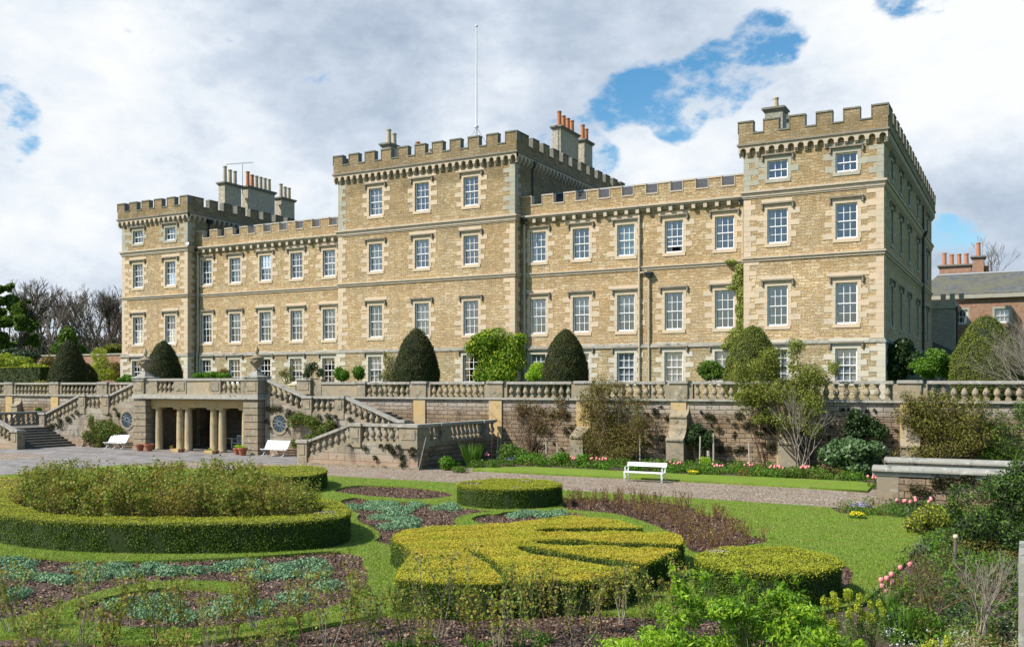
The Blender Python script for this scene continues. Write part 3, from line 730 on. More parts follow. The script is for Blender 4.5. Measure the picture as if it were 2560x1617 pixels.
def tower(xl, xr, yf, yb, zc0, cols, attic, n_front, n_side, lab, side_holes=(), curtains={}):
    FY, FR, FL = front(yf), right(xr), left(xl)
    zpar, zt = zc0 + .60, zc0 + 1.36
    w_ = MB(); hs = [hole(u, l) for u in cols for l in ('principal', 'second', attic)]
    panel(w_, FY, xl, xr, 7.3, zc0 - .1, hs)
    panel(w_, FR, yf, yb, 7.3, zc0 - .1, [h for h in side_holes if h[2] > 7.3]); panel(w_, FL, yf, yb, 7.3, zc0 - .1)
    panel(w_, Frame((0, yb), (1, 0), (0, 1)), xl, xr, 3.7, zc0)
    gh = [h for h in [hole(u, 'ground') for u in cols]]
    o = .10
    w_.build('wall', 'rubble', house)['label'] = lab
    w_ = MB(); panel(w_, front(yf - o), xl - o, xr + o, 3.7, 7.3, gh, .38); panel(w_, right(xr + o), yf - o, yb, 3.7, 7.3); panel(w_, left(xl - o), yf - o, yb, 3.7, 7.3)
    w_.build('base_wall', 'rubble', house)
    # parapet on its corbels
    ov = .28; pb = MB(); cp = MB()
    for F_, a, b in ((FY, xl - ov, xr + ov), (FR, yf - ov + .42, yb + ov), (FL, yf - ov + .42, yb + ov)):
        fbox(pb, F_, a, b, ov - .42, ov, zc0, zpar)
    merlons(pb, cp, FY, xl - ov, xr + ov, n_front, zpar, zt, off=ov)
    merlons(pb, cp, FR, yf - ov + .42 + .45, yb + ov, n_side, zpar, zt, off=ov); merlons(pb, cp, FL, yf - ov + .42 + .45, yb + ov, n_side, zpar, zt, off=ov)
    fbox(pb, FR, yf - ov + .42, yf - ov + .88, ov - .42, ov, zpar, zt)
    fbox(cp, FR, yf - ov + .47, yf - ov + .93, ov - .42, ov + .05, zt, zt + .10)
    pb.build('parapet', 'rubble', house); cp.build('merlon_coping', 'dark_coping', house)
    corbels(house, FY, xl - ov, xr + ov, zc0); corbels(house, FR, yf, yb, zc0); corbels(house, FL, yf, yb, zc0)
    st = MB()
    for F_, a, b in ((FY, xl, xr), (FR, yf, yb), (FL, yf, yb)):
        e = 0 if F_ is not FY else .37
        fbox(st, F_, a - e, b + e, -.05, .37 if F_ is FY else .369, zc0 - .12, zc0)
    st.build('string_course', 'hood_stone', house)
    st = MB()
    for F_, a, b in ((FY, xl, xr), (FR, yf + .001, yb), (FL, yf + .001, yb)):
        e = F_ is FY
        for n_, z0, z1 in ((.22, 16.83, 16.96), (.13, 16.70, 16.83), (.10, 16.58, 16.70), (.05, 16.48, 16.58), (.15, 12.64, 12.74), (.07, 12.48, 12.64)):
            fbox(st, F_, a - n_ * e, b + n_ * e, -.02, n_ - .001 * (not e), z0, z1)
    st.build('string_course', 'moulding', house)
    st = MB()
    for F_, a, b in ((FY, xl, xr), (FR, yf + .001, yb), (FL, yf + .001, yb)):
        e = F_ is FY
        for n_, z0, z1 in ((.10, 7.3, 7.42), (.16, 7.16, 7.3)): fbox(st, F_, a - n_ * e, b + n_ * e, -.02, n_ - .001 * (not e), z0, z1)
    st.build('plinth_course', 'white_lichen_stone', house)
    # corner stones
    for z0, z1, mt, o_ in ((3.75, 7.12, 'dressed_base', .10), (7.44, 12.44, 'dressed', 0), (12.78, 16.44, 'dressed', 0), (17.0, zc0 - .84, 'dressed_grey', 0)):
        q = MB(); quoins(q, front(yf - o_), xl - o_, 1, z0, z1, qr); q.build('quoins', mt, house)
        q = MB(); quoins(q, front(yf - o_), xr + o_, -1, z0, z1, qr)
        s0 = qr.getstate(); quoins(q, right(xr + o_), yf - o_ + .02, 1, z0, z1, qr, n=.0165)
        q.build('quoins', mt, house)
    for u in cols:
        for l in ('ground', 'principal', 'second', attic):
            z0, z1 = LEV[l]; F_ = front(yf - o) if l == 'ground' else FY
            window(F_, u, z0, z1, {'ground': 'dressed_base', 'attic': 'dressed_grey'}.get(l, 'dressed'), rows=2 if l == 'attic' else 4, curtain=curtains.get((round(u), l)), openb=False)
    rf = MB(); rf.box(xl, xr, yf + .1, yb - .1, zc0 - .15, zc0 - .05)
    rz = zc0 + 1.55; mx_, my_ = (xl + xr) / 2, (yf + yb) / 2
    rf.hexa([(xl + .5, yf + .9, zc0 - .04), (xr - .5, yf + .9, zc0 - .04), (xr - .5, yb - .5, zc0 - .04), (xl + .5, yb - .5, zc0 - .04)],
            [(mx_ - .2, yf + 4.2, rz), (mx_ + .2, yf + 4.2, rz), (mx_ + .2, yb - 4, rz), (mx_ - .2, yb - 4, rz)])
    rf.build('roof', 'lead', house)
    # near-black backing and floors, so the rooms behind the glass look unlit
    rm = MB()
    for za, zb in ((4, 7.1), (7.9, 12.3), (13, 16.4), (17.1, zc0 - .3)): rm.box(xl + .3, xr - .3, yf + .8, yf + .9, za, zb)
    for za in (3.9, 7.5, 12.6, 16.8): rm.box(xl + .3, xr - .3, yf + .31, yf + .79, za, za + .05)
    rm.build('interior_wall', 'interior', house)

RTc = {(-14, 'ground'): 'blind', (-10, 'ground'): 'blind', (-14, 'principal'): 'side', (-10, 'principal'): 'dark', (-10, 'second'): 'dark', (-14, 'second'): 'side', (-14, 'attic'): 'dark', (-10, 'attic'): 'dark'}
side_u = [64.8, 69.6, 74.6, 80.6, 88.6]
sh = [(u - .62, u + .62, *LEV[l]) for u in side_u for l in ('principal', 'second', 'attic')]
tower(-16.12, -7.71, 61, 92.7, 19.95, [-13.99, -9.84], 'attic', 6, 18, 'right tower wall', side_holes=sh, curtains=RTc)
MTc = {(-45, 'ground'): 'blind', (-36, 'ground'): 'dark', (-45, 'second'): 'net', (-45, 'tall_attic'): 'net', (-41, 'second'): 'side', (-36, 'second'): 'red', (-45, 'principal'): 'dark', (-36, 'principal'): 'side', (-36, 'tall_attic'): 'side'}
tower(-48.89, -32.79, 61, 81.3, 21.5, [-45.21, -40.85, -36.49], 'tall_attic', 11, 12, 'middle tower wall', curtains=MTc)
tower(-74.25, -65.78, 61, 81.3, 19.95, [-72.14, -67.94], 'attic', 6, 12, 'left tower wall', curtains={(-72, 'principal'): 'red', (-68, 'principal'): 'red'})
# windows on the shaded right flank
FR = right(-7.71)
for u in side_u:
    for l in ('principal', 'second', 'attic'):
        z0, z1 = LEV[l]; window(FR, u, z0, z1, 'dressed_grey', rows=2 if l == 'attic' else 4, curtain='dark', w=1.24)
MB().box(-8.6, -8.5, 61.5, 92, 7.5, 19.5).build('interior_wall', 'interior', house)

def wing(xl, xr, yf, yb, cols, lab, n_mer, curt={}):
    FY = front(yf); w_ = MB()
    hs = [hole(u, l) for u in cols for l in ('principal', 'second')]
    panel(w_, FY, xl, xr, 7.3, 17.62, hs); o = .06
    w_.build('wall', 'rubble', house)['label'] = lab
    w_ = MB(); panel(w_, front(yf - o), xl, xr, 3.7, 7.3, [hole(u, 'ground') for u in cols], .36); w_.build('base_wall', 'rubble', house)
    w_ = MB(); panel(w_, Frame((0, yb), (1, 0), (0, 1)), xl, xr, 3.7, 17.6); w_.build('back_wall', 'rubble', house)
    pb = MB(); cp = MB()
    fbox(pb, FY, xl, xr, -.42, .06, 16.9, 17.62); merlons(pb, cp, FY, xl, xr, n_mer, 17.62, 18.28, off=.06, frac=.48)
    pb.build('parapet', 'rubble', house); cp.build('merlon_coping', 'moulding', house)
    st = MB()
    for n_, z0, z1 in ((.42, 16.78, 16.90), (.32, 16.66, 16.78), (.12, 16.52, 16.66), (.14, 12.64, 12.73), (.06, 12.48, 12.64)): fbox(st, FY, xl, xr, -.02, n_, z0, z1)
    L = xr - xl; k = round(L / .8)
    for i in range(k): x = xl + (i + .5) * L / k; fbox(st, FY, x - .12, x + .12, -.02, .30, 16.36, 16.66); 
    st.build('cornice', 'moulding', house)
    st = MB(); fbox(st, FY, xl, xr, -.02, .09, 7.3, 7.42); fbox(st, FY, xl, xr, -.02, .14, 7.16, 7.3); st.build('plinth_course', 'white_lichen_stone', house)
    for u in cols:
        for l in ('ground', 'principal', 'second'):
            z0, z1 = LEV[l]; key = (round(u), l)
            window(front(yf - o) if l == 'ground' else FY, u, z0, z1, {'ground': 'dressed_base'}.get(l, 'dressed'), curtain=curt.get(key), openb=(key == (-21, 'second')))
    rf = MB(); ym = yf + 6
    rf.add([(xl + .1, yf + .5, 17.3), (xr - .1, yf + .5, 17.3), (xr - .1, ym, 19.62), (xl + .1, ym, 19.62), (xr - .1, yb, 17.3), (xl + .1, yb, 17.3)], [(0, 1, 2, 3), (3, 2, 4, 5)])
    ro = rf.build('roof', 'slate', house)
    MB().box(xl + .1, xr - .1, ym - .12, ym + .12, 19.6, 19.72).build('ridge', 'light_lead', ro)
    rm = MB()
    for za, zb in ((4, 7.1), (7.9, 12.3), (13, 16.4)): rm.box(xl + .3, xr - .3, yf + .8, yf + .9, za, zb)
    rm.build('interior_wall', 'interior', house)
RWc = {(-31, 'ground'): 'blind', (-28, 'ground'): 'blind', (-25, 'ground'): 'blind', (-21, 'ground'): 'blind', (-18, 'ground'): 'blind', (-25, 'second'): 'tint', (-25, 'principal'): 'half', (-31, 'principal'): 'half',
       (-28, 'principal'): 'half', (-21, 'principal'): 'side', (-18, 'principal'): 'side', (-18, 'second'): 'side', (-21, 'second'): 'side', (-28, 'second'): 'side', (-31, 'second'): 'side'}
wing(-32.79, -16.12, 62, 76, [-31.42, -28.0, -24.6, -21.14, -17.67], 'right wing wall', 10, RWc)
LWc = {(-65, 'second'): 'net', (-61, 'second'): 'net', (-58, 'second'): 'net', (-65, 'principal'): 'half', (-61, 'principal'): 'half', (-58, 'principal'): 'half', (-54, 'principal'): 'half', (-51, 'principal'): 'half'}
wing(-65.78, -48.89, 62, 76, [-64.53, -61.08, -57.6, -54.13, -50.67], 'left wing wall', 10, LWc)

# rain pipes
def pipe(pts, mat, r=.075, hopper=None):
    mb = MB(); mb.tube(pts, r, 8)
    for a, b in zip(pts, pts[1:]):
        if abs(a[2] - b[2]) > 2:
            z = min(a[2], b[2]) + .6
            while z < max(a[2], b[2]): mb.lathe([(r * 1.35, -.06), (r * 1.35, .06)], 8, (a[0], a[1], z)); z += 2.1
    o = mb.build('downpipe', mat, house)
    if hopper:
        x, y, z = hopper; h = MB(); h.hexa([(x - .12, y - .12, z - .4), (x + .12, y - .12, z - .4), (x + .12, y + .12, z - .4), (x - .12, y + .12, z - .4)],
            [(x - .24, y - .2, z - .1), (x + .24, y - .2, z - .1), (x + .24, y + .16, z - .1), (x - .24, y + .16, z - .1)]); h.box(x - .27, x + .27, y - .23, y + .17, z - .1, z)
        h.build('hopper', 'iron', o)
pipe([(-32.45, 61.85, 16.3), (-32.45, 61.85, 3.75)], 'stone_pipe', .085, (-32.45, 61.8, 16.75))
pipe([(-65.4, 61.85, 16.3), (-65.4, 61.85, 8), (-65.45, 61.78, 7.2), (-65.45, 61.78, 3.75)], 'stone_pipe', .085, (-65.42, 61.8, 16.9))
pipe([(-16.42, 61.86, 16.3), (-16.42, 61.86, 12.6)], 'stone_pipe', .075, (-16.42, 61.8, 16.7))
pipe([at_y(1694, 536, 61.86), (at_y(1694, 536, 61.86)[0], 61.86, 3.75)], 'stone_pipe', .08)
hx = at_y(1622, 680, 61.86); 
pipe([(hx[0], 61.86, hx[2] - .4), (hx[0], 61.86, 3.75)], 'stone_pipe', .07, (hx[0], 61.82, hx[2]))
q = at_y(1598, 536, 61.86); pipe([(q[0], 61.86, q[2]), (q[0], 61.86, 3.75)], 'stone_pipe', .085)
pipe([(q[0], 61.86, hx[2] - .05), (hx[0] - .1, 61.86, hx[2] + .05)], 'stone_pipe', .06)
for o in [o for o in bpy.data.objects if o.name.startswith('downpipe')][3:4]: bpy.data.objects.remove(o)
pipe([(-32.68, 63.6, 21.1), (-32.68, 63.6, 18)], 'iron', .07, (-32.62, 63.6, 21.2))
pipe([(-65.67, 63.4, 19.5), (-65.67, 63.4, 17.5)], 'iron', .07, (-65.6, 63.4, 19.6))
pipe([(-7.58, 83.9, 16.6), (-7.58, 83.9, 4)], 'iron', .10, (-7.5, 83.9, 17)); 
pipe([(-7.58, 83.9, 19.1), (-7.58, 83.9, 17)], 'iron', .08)
fl = MB(); fl.box(-65.95, -65.45, 60.9, 61.0, 16.98, 17.3); fo = fl.build('floodlight', 'iron', house)
MB().box(-65.9, -65.5, 60.885, 60.898, 17.02, 17.26).build('lens', 'white_paint', fo)

# chimney stacks
def stack(x0, x1, y0, y1, zb, zt, pots, mat='chimney_masonry', parent=house, potmats=None, ph=.95, along='y'):
    mb = MB(); mb.box(x0, x1, y0, y1, zb, zt - .28)
    o = mb.build('chimney', mat, parent)
    c = MB(); c.box(x0 - .1, x1 + .1, y0 - .1, y1 + .1, zt - .28, zt - .16); c.box(x0 - .19, x1 + .19, y0 - .19, y1 + .19, zt - .16, zt - .04); c.box(x0 - .12, x1 + .12, y0 - .12, y1 + .12, zt - .04, zt)
    c.build('chimney_cap', 'dark_coping', o)
    for i in range(pots):
        t = (i + .5) / pots
        px_, py_ = ((x0 + x1) / 2, y0 + .1 + t * (y1 - y0 - .2)) if along == 'y' else (x0 + .1 + t * (x1 - x0 - .2), (y0 + y1) / 2)
        mm = potmats[i % len(potmats)] if potmats else 'terracotta_pot'; h = ph * (1.1 if i == 0 else .95)
        MB().lathe([(.24, 0), (.21, .1), (.185, h - .15), (.215, h - .13), (.225, h - .02), (.18, h), (.12, h), (.12, h - .2)], 12, (px_, py_, zt)).build('chimney_pot', mm, o, smooth=False)
stack(-71.15, -70.3, 69.96, 72.21, 19, 24.8, 3, potmats=['buff_pot'], ph=1.5)
stack(-71.15, -70.3, 73.16, 77.11, 19, 25.0, 6, potmats=['terracotta_pot', 'terracotta_pot', 'buff_pot', 'buff_pot', 'buff_pot', 'buff_pot'], ph=1.4)
stack(-71.15, -70.3, 78.1, 80.21, 19, 24.7, 3, potmats=['buff_pot'], ph=1.35)
stack(-36.6, -35.8, 74.99, 78.7, 21, 27.15, 4, ph=1.25)
stack(-36.6, -35.8, 80.02, 81.84, 21, 27.1, 2, ph=1.3)
stack(-46.75, -46.0, 63.9, 65.6, 21, 24.4, 2, potmats=['buff_pot'], ph=1.1)
stack(-46.75, -46.0, 68.0, 73.2, 21, 24.15, 5, potmats=['terracotta_pot', 'terracotta_pot', 'buff_pot', 'terracotta_pot', 'terracotta_pot'], ph=1.25)
stack(-16.0, -14.8, 66, 67.2, 19.5, 23.6, 1, mat='rubble_grey', potmats=['buff_pot'], ph=.7)
stack(-16.0, -15.0, 69.5, 73.5, 19.5, 23.7, 4, mat='rubble_grey', potmats=['buff_pot'], ph=.6)

fp = thing('flagpole', 'tall white flagpole standing on the roof of the middle tower', 'flagpole', (-40.85, 69.2, 22.9))
MB().tube([(-40.85, 69.2, 22.0), (-40.85, 69.2, 26.3), (-40.85, 69.2, 34.6)], .10, 8, .05).build('pole', 'white_pole', fp)
MB().lathe([(.02, 0), (.12, .06), (.12, .16), (.03, .22)], 10, (-40.85, 69.2, 34.6)).build('finial', 'white_pole', fp)
MB().lathe([(.2, 0), (.2, .12)], 10, (-40.85, 69.2, 26.2)).build('collar', 'white_pole', fp)
for a in (.3, 1.9, 3.5, 5.1):
    MB().tube([(-40.85, 69.2, 26.2), (-40.85 + 2.4 * math.cos(a), 69.2 + 2.4 * math.sin(a), 22.4)], .018, 4).build('stay', 'lead', fp)
ae = thing('television_aerial', 'thin television aerial fixed beside the pots of the left tower chimney', 'aerial', (-70.2, 72.3, 24.8))
MB().tube([(-70.2, 72.3, 24.0), (-70.2, 72.3, 27.0)], .03, 5).build('mast', 'lead', ae)
am = MB().tube([(-71.8, 71.6, 27.0), (-69.2, 72.7, 27.15)], .025, 5)
for i in range(7): x = -71.6 + i * .38; am.tube([(x, 71.4 + i * .17, 26.85 + i * .02), (x, 72.0 + i * .17, 27.1 + i * .02)], .012, 4)
am.build('boom', 'lead', ae)
ae2 = thing('rooftop_aerial', 'small horizontal aerial seen in a gap of the right tower battlements', 'aerial', (-9.6, 70, 20))
am = MB().tube([(-10.6, 70, 22.9), (-8.9, 70, 22.95)], .02, 4)
for i in range(6): am.tube([(-10.5 + i * .3, 69.7, 22.9), (-10.5 + i * .3, 70.3, 22.95)], .012, 4)
am.build('boom', 'lead', ae2); MB().tube([(-9.0, 70, 20), (-9.0, 70, 22.95)], .02, 4).build('mast', 'lead', ae2)

# ==================================================================== SERVICE WING at the right
svc = thing('service_building', 'low pink rubble outbuilding with mossy slate roof right of the house', 'building', (-2, 100, 3.75))
w_ = MB(); F_ = front(100)
hs = [(-6.3, -5.2, 10.42, 11.72), (-2.9, -1.65, 10.42, 11.72), (1.4, 2.6, 10.42, 11.72)]
panel(w_, F_, -9.5, 25, 3.7, 13.2, hs); panel(w_, Frame((0, 110), (1, 0), (0, 1)), -9.5, 25, 3.7, 13.2); w_.add([(-9.5, 100, 3.7), (-9.5, 110, 3.7), (-9.5, 110, 13.2), (-9.5, 100, 13.2)], [(0, 1, 2, 3)])
w_.build('wall', 'pink_rubble', svc)
for h, c in zip(hs, ('dark', 'blind', 'dark')): window(F_, (h[0] + h[1]) / 2, h[2], h[3], 'dressed_grey', rows=2, curtain=c, parent=svc, w=h[1] - h[0], hood=False, blocks=False)
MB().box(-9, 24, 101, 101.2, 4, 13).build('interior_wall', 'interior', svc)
rf = MB(); rf.add([(-9.9, 99.6, 13.15), (25, 99.6, 13.15), (25, 105, 15.6), (-8.2, 105, 15.6), (-9.9, 110.4, 13.15), (25, 110.4, 13.15)], [(0, 1, 2, 3), (3, 2, 5, 4), (0, 3, 4)])
ro = rf.build('roof', 'mossy_slate', svc); MB().box(-8.2, 25, 104.85, 105.15, 15.58, 15.72).build('ridge', 'light_lead', ro)
MB().box(-9.8, 25, 99.62, 99.99, 12.75, 13.12).build('eaves_course', 'dressed_grey', svc)
x0, x1 = at_y(2349, 660, 106)[0], at_y(2428, 660, 106)[0]; zt = at_y(2390, 662, 106)[2]
stack(x0, x1, 105.6, 106.6, 14, zt, 4, mat='pink_rubble', parent=svc, potmats=['terracotta_pot'], ph=1.15, along='x')
x2, x3 = at_y(2432, 640, 106)[0], at_y(2460, 640, 106)[0]; zt2 = at_y(2446, 641, 106)[2]
stack(x2, x3, 105.4, 106.8, 14, zt2, 1, mat='pink_rubble', parent=svc, potmats=['terracotta_pot'], ph=1.25, along='x')
x4 = at_y(2466, 668, 107)[0]
MB().lathe([(.25, 0), (.22, .8), (.26, .85), (.24, 1.0)], 10, (x4, 107, at_y(2466, 690, 107)[2])).build('chimney_pot', 'terracotta_pot', svc)
# small battlemented link
tx0, tx1 = at_y(2349, 740, 95)[0], at_y(2384, 740, 95)[0]
lk = thing('link_turret', 'narrow grey battlemented turret between the house and the pink outbuilding', 'turret', ((tx0 + tx1) / 2, 95, 3.75))
zt = at_y(2365, 738, 95)[2]
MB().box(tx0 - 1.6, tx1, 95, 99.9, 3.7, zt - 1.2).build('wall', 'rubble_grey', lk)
m_ = MB(); m_.box(tx0 - 1.7, tx1 + .15, 94.85, 99.9, zt - 1.2, zt - .5)
for i in range(3): m_.box(tx0 + .1 + i * .75, tx0 + .5 + i * .75, 94.85, 95.3, zt - .5, zt + .1)
m_.build('parapet', 'dressed_grey', lk)
MB().tube([(tx1 + .25, 95.5, zt - 1), (tx1 + .25, 95.5, 3.75)], .09, 7).build('downpipe', 'iron', lk)
rl = thing('iron_railing', 'black iron railing on a raised ledge beside the shaded tower flank', 'railing', (-5.5, 75, 5.6))
mb = MB(); mb.tube([(-5.4, 66, 7.35), (-5.4, 86, 7.35)], .04, 5); mb.tube([(-5.4, 66, 6.0), (-5.4, 86, 6.0)], .035, 5)
mb.tube([(-5.4, 86, 7.35), (-3.4, 90, 7.35)], .04, 5)
mb.build('rail', 'iron', rl); mb = MB()
for i in range(68): mb.tube([(-5.4, 66 + i * .3, 5.7), (-5.4, 66 + i * .3, 7.33)], .02, 4)
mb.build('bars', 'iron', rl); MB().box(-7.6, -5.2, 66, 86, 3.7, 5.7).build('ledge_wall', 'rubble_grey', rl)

# ==================================================================== TERRACE WALL, PORTICO, STAIRS
# one baluster mesh, used everywhere
_b = MB(); _b.box(-.135, .135, -.13, .13, 0, .11)
_b.lathe([(.11, .10), (.125, .14), (.085, .17), (.10, .20), (.155, .29), (.163, .36), (.135, .45), (.085, .55), (.075, .63), (.10, .66), (.08, .69), (.11, .73)], 10)
_b.box(-.13, .13, -.13, .13, .73, .80)
_bo = _b.build('baluster', 'balustrade_stone', None, local=True); BAL = _bo.data; bpy.data.objects.remove(_bo)
def baluster(parent, x, y, z, hs=1.0):
    o = bpy.data.objects.new('baluster', BAL); COL.objects.link(o); o.parent = parent
    l = root_loc(parent); o.location = (x - l.x, y - l.y, z - l.z); o.scale = (1, 1, hs); return o
def run(parent, p0, p1, z0, z1, n, th=.34, bh=.80, coping=True, extend=0):
    """a run of balusters from p0 to p1 (xy); z0, z1 = level of the baluster feet at both ends"""
    p0, p1 = Vector(p0), Vector(p1); d = (p1 - p0); L = d.length; t = d / L; nrm = Vector((-t.y, t.x))
    for i in range(n):
        f = (i + .5) / n; q = p0 + d * f; z = z0 + (z1 - z0) * f
        baluster(parent, q.x, q.y, z - .02, (bh + .04) / .8)
    def bar(w, za, zb, name, mat, ext=0):
        a, b = p0 - t * ext, p1 + t * ext; sl = (z1 - z0) / L
        P = lambda q, s, z: (q.x + nrm.x * s * w / 2, q.y + nrm.y * s * w / 2, z)
        za0, za1 = z0 - sl * ext, z1 + sl * ext
        MB().hexa([P(a, -1, za0 + za), P(b, -1, za1 + za), P(b, 1, za1 + za), P(a, 1, za0 + za)], [P(a, -1, za0 + zb), P(b, -1, za1 + zb), P(b, 1, za1 + zb), P(a, 1, za0 + zb)]).build(name, mat, parent)
    bar(th, -.12, 0, 'plinth_rail', 'balustrade_stone')
    if coping: bar(th + .08, bh, bh + .155, 'coping', 'coping', extend)
def pier(parent, x0, x1, y0, y1, z0, zt, panel_=True, mat='balustrade_stone', cap=True, name='pier'):
    """zt = top of its cap"""
    mb = MB(); mb.box(x0, x1, y0, y1, z0, zt - .155)
    if panel_:      # raised fielded panel on the front and right faces
        h0, h1 = zt - .155 - .66, zt - .155 - .12; zb = h0
        mb.box(x0 + .14, x1 - .14, y0 - .035, y0, zb, h1)
        mb.box(x1, x1 + .03, y0 + .14, y1 - .14, zb, h1)
    o = mb.build(name, mat, parent)
    if cap: c = MB(); c.box(x0 - .07, x1 + .07, y0 - .07, y1 + .07, zt - .157, zt - .03); c.box(x0 - .04, x1 + .04, y0 - .04, y1 + .04, zt - .03, zt + .004); c.build('pier_cap', 'coping', o)
    return o
ZB = 3.86       # feet of the balusters on the terrace
YB = 51.3
def terrace(x0, x1, piers, lab, name='terrace_wall', butts=(), solid=()):
    t = thing(name, lab, 'wall', ((x0 + x1) / 2, YB, 0))
    MB().box(x0, x1, YB, YB + .7, -.4, 3.68).build('wall', 'garden_masonry', t)
    s = MB(); s.box(x0, x1, YB - .10, YB + .5, 3.68, 3.72); s.box(x0, x1, YB - .16, YB + .5, 3.72, 3.82); s.box(x0, x1, YB - .08, YB + .5, 3.82, ZB - .10); s.build('string_course', 'white_lichen_stone', t)
    yc = YB + .13
    for p in piers:
        MB().box(p - .80, p + .80, YB - .03, YB + .29, ZB - .10, ZB + .80).build('pier', 'balustrade_stone', t)
        pier(t, p - .53, p + .53, YB - .13, YB + .40, ZB - .10, ZB + .985, panel_=False)
        MB().box(p - .45, p + .45, YB - .09, YB + .1, 0, 3.68).build('pilaster', 'ochre_stone', t)
    edges = [(a + .80, b - .80) for a, b in zip(piers, piers[1:])]
    for a, b in edges:
        if any(a < q < b for q in solid): MB().box(a, b, YB + .0, YB + .26, ZB - .10, ZB + .80).build('parapet_panel', 'parapet_stone', t); MB().box(a, b, YB - .08, YB + .34, ZB + .80, ZB + .955).build('coping', 'coping', t)
        else: run(t, (a, yc), (b, yc), ZB, ZB, 9, extend=.02)
    for b in butts:
        pr = [(YB, 3.6), (YB - .05, 3.25), (YB - .22, 3.02), (YB - .50, 2.90), (YB - .50, 2.80), (YB - .44, 2.80), (YB - .44, 2.40), (YB - .55, 2.1), (YB - .8, 1.8), (YB - 1.1, 1.64), (YB - 1.1, 1.55), (YB - 1.02, 1.55), (YB - 1.02, 0), (YB, 0)]
        if b[2]: pr = pr[7:]; pr[0] = (YB - .2, 2.1); pr = [(YB, 2.25)] + pr
        MB().prism(pr, b[0], b[1], 'x').build('buttress', 'balustrade_stone', t)
    return t
terrace(-42.6, 27, [-34.5 + 0, -28.9, -22.98, -17.2, -11.35, -5.25, .6, 6.4, 12.2, 18], 'tall terrace retaining wall with balustrade and buttresses, right of the pillared portico',
        butts=[(-23.4, -22.6, True), (-17.6, -16.6, False), (-11.5, -10.6, False), (-5.6, -4.7, False)])
tw = [o for o in bpy.data.objects if o.name == 'terrace_wall'][0]
MB().box(-39.6, -35.3, YB, YB + .001, 0, .01)
pier(tw, -39.5, -38.8, YB - .13, YB + .40, ZB - .10, ZB + .985, panel_=False)
run(tw, (-38.8, YB + .13), (-35.3, YB + .13), ZB, ZB, 8, extend=.02)
MB().box(-42.55, -39.5, YB, YB + .26, ZB - .1, ZB + .8).build('parapet_panel', 'parapet_stone', tw)
MB().box(-42.55, -39.5, YB - .08, YB + .34, ZB + .8, ZB + .955).build('coping', 'coping', tw)
pier(tw, -44.6, -43.4, YB - .2, YB + .6, 3.7, 5.08)
MB().box(-43.4, -42.6, YB, YB + .5, 3.7, 5.0).build('parapet_panel', 'balustrade_stone', tw)
terrace(-100, -56.3, [-99, -93.8, -88, -82.2, -76.4, -70.46, -64.6, -58.8], 'terrace retaining wall with balustrade running left of the pillared portico', butts=[(-75.6, -74.8, False)])

CX = -49.45
po = thing('garden_portico', 'stone portico of rounded columns between rusticated piers under the terrace', 'portico', (CX, 46.8, GZ))
for s in (-1, 1):
    xa, xb = sorted((CX + s * 4.55, CX + s * 5.79)); mb = MB()
    mb.box(xa + .05, xb - .05, 46.35, 47.5, 0, 3.6)
    for k in range(7): z = .42 + k * .455; mb.box(xa, xb, 46.3, 47.55, z, z + .40)
    mb.box(xa - .04, xb + .04, 46.26, 47.58, 0, .36); mb.build('rusticated_pier', 'stair_stone', po)
    xc, xd = sorted((CX + s * 4.95, CX + s * 5.79)); mb = MB(); mb.box(xc, xd - .0, 47.55, 51.3, 0, 3.6)
    for k in range(7): z = .42 + k * .455; mb.box(xc - .04, xd + .04, 47.56, 51.25, z, z + .40)
    mb.build('side_wall', 'stair_stone', po)
for x in (-53.51, -51.42, -50.64, -48.26, -47.48, -45.39):
    c = MB().lathe([(.29, 0), (.29, .12), (.265, .16), (.262, .7), (.262, 1.3), (.25, 2.1), (.228, 2.72), (.25, 2.76), (.24, 2.80), (.29, 2.86)], 20, (x, 47.05, GZ)).build('column', 'column_stone', po)
    for p in c.data.polygons: p.use_smooth = len(p.vertices) == 4
    MB().box(x - .33, x + .33, 46.72, 47.38, GZ + 2.86, GZ + 2.98).build('capital', 'ochre_stone', c)
en = MB(); en.box(CX - 4.55, CX + 4.55, 46.78, 47.32, 3.08, 3.6)
en.build('entablature', 'ochre_stone', po)
sl = MB(); sl.box(CX - 5.79, CX + 5.79, 46.32, 51.3, 3.62, 3.68); sl.box(CX - 5.92, CX + 5.92, 46.16, 51.3, 3.68, 3.80); sl.box(CX - 5.85, CX + 5.85, 46.24, 51.3, 3.80, 3.98); sl.build('cornice', 'white_lichen_stone', po)
ZP = 4.10
pier(po, CX - 5.79, CX - 4.75, 46.3, 47.4, 3.98, 5.06); pier(po, CX + 4.75, CX + 5.79, 46.3, 47.4, 3.98, 5.06)
MB().box(CX - 4.75, CX - 3.55, 46.42, 46.75, 3.98, 4.90).build('parapet_panel', 'balustrade_stone', po); MB().box(CX - 4.75, CX - 3.5, 46.36, 46.82, 4.90, 5.055).build('coping', 'coping', po)
MB().box(CX + 4.2, CX + 4.75, 46.42, 46.75, 3.98, 4.90).build('parapet_panel', 'balustrade_stone', po); MB().box(CX + 4.2, CX + 4.75, 46.36, 46.82, 4.90, 5.055).build('coping', 'coping', po)
run(po, (CX - 3.5, 46.58), (CX - 1.85, 46.58), ZP, ZP, 4); run(po, (CX + 2.45, 46.58), (CX + 4.2, 46.58), ZP, ZP, 4)
pier(po, CX - 1.85, CX - .72, 46.38, 46.8, 3.98, 5.055, cap=False); pier(po, CX + 1.45, CX + 2.45, 46.38, 46.8, 3.98, 5.055, cap=False)
MB().box(CX - .72, CX + 1.45, 46.42, 46.75, 3.98, 4.90).build('parapet_panel', 'parapet_stone', po)
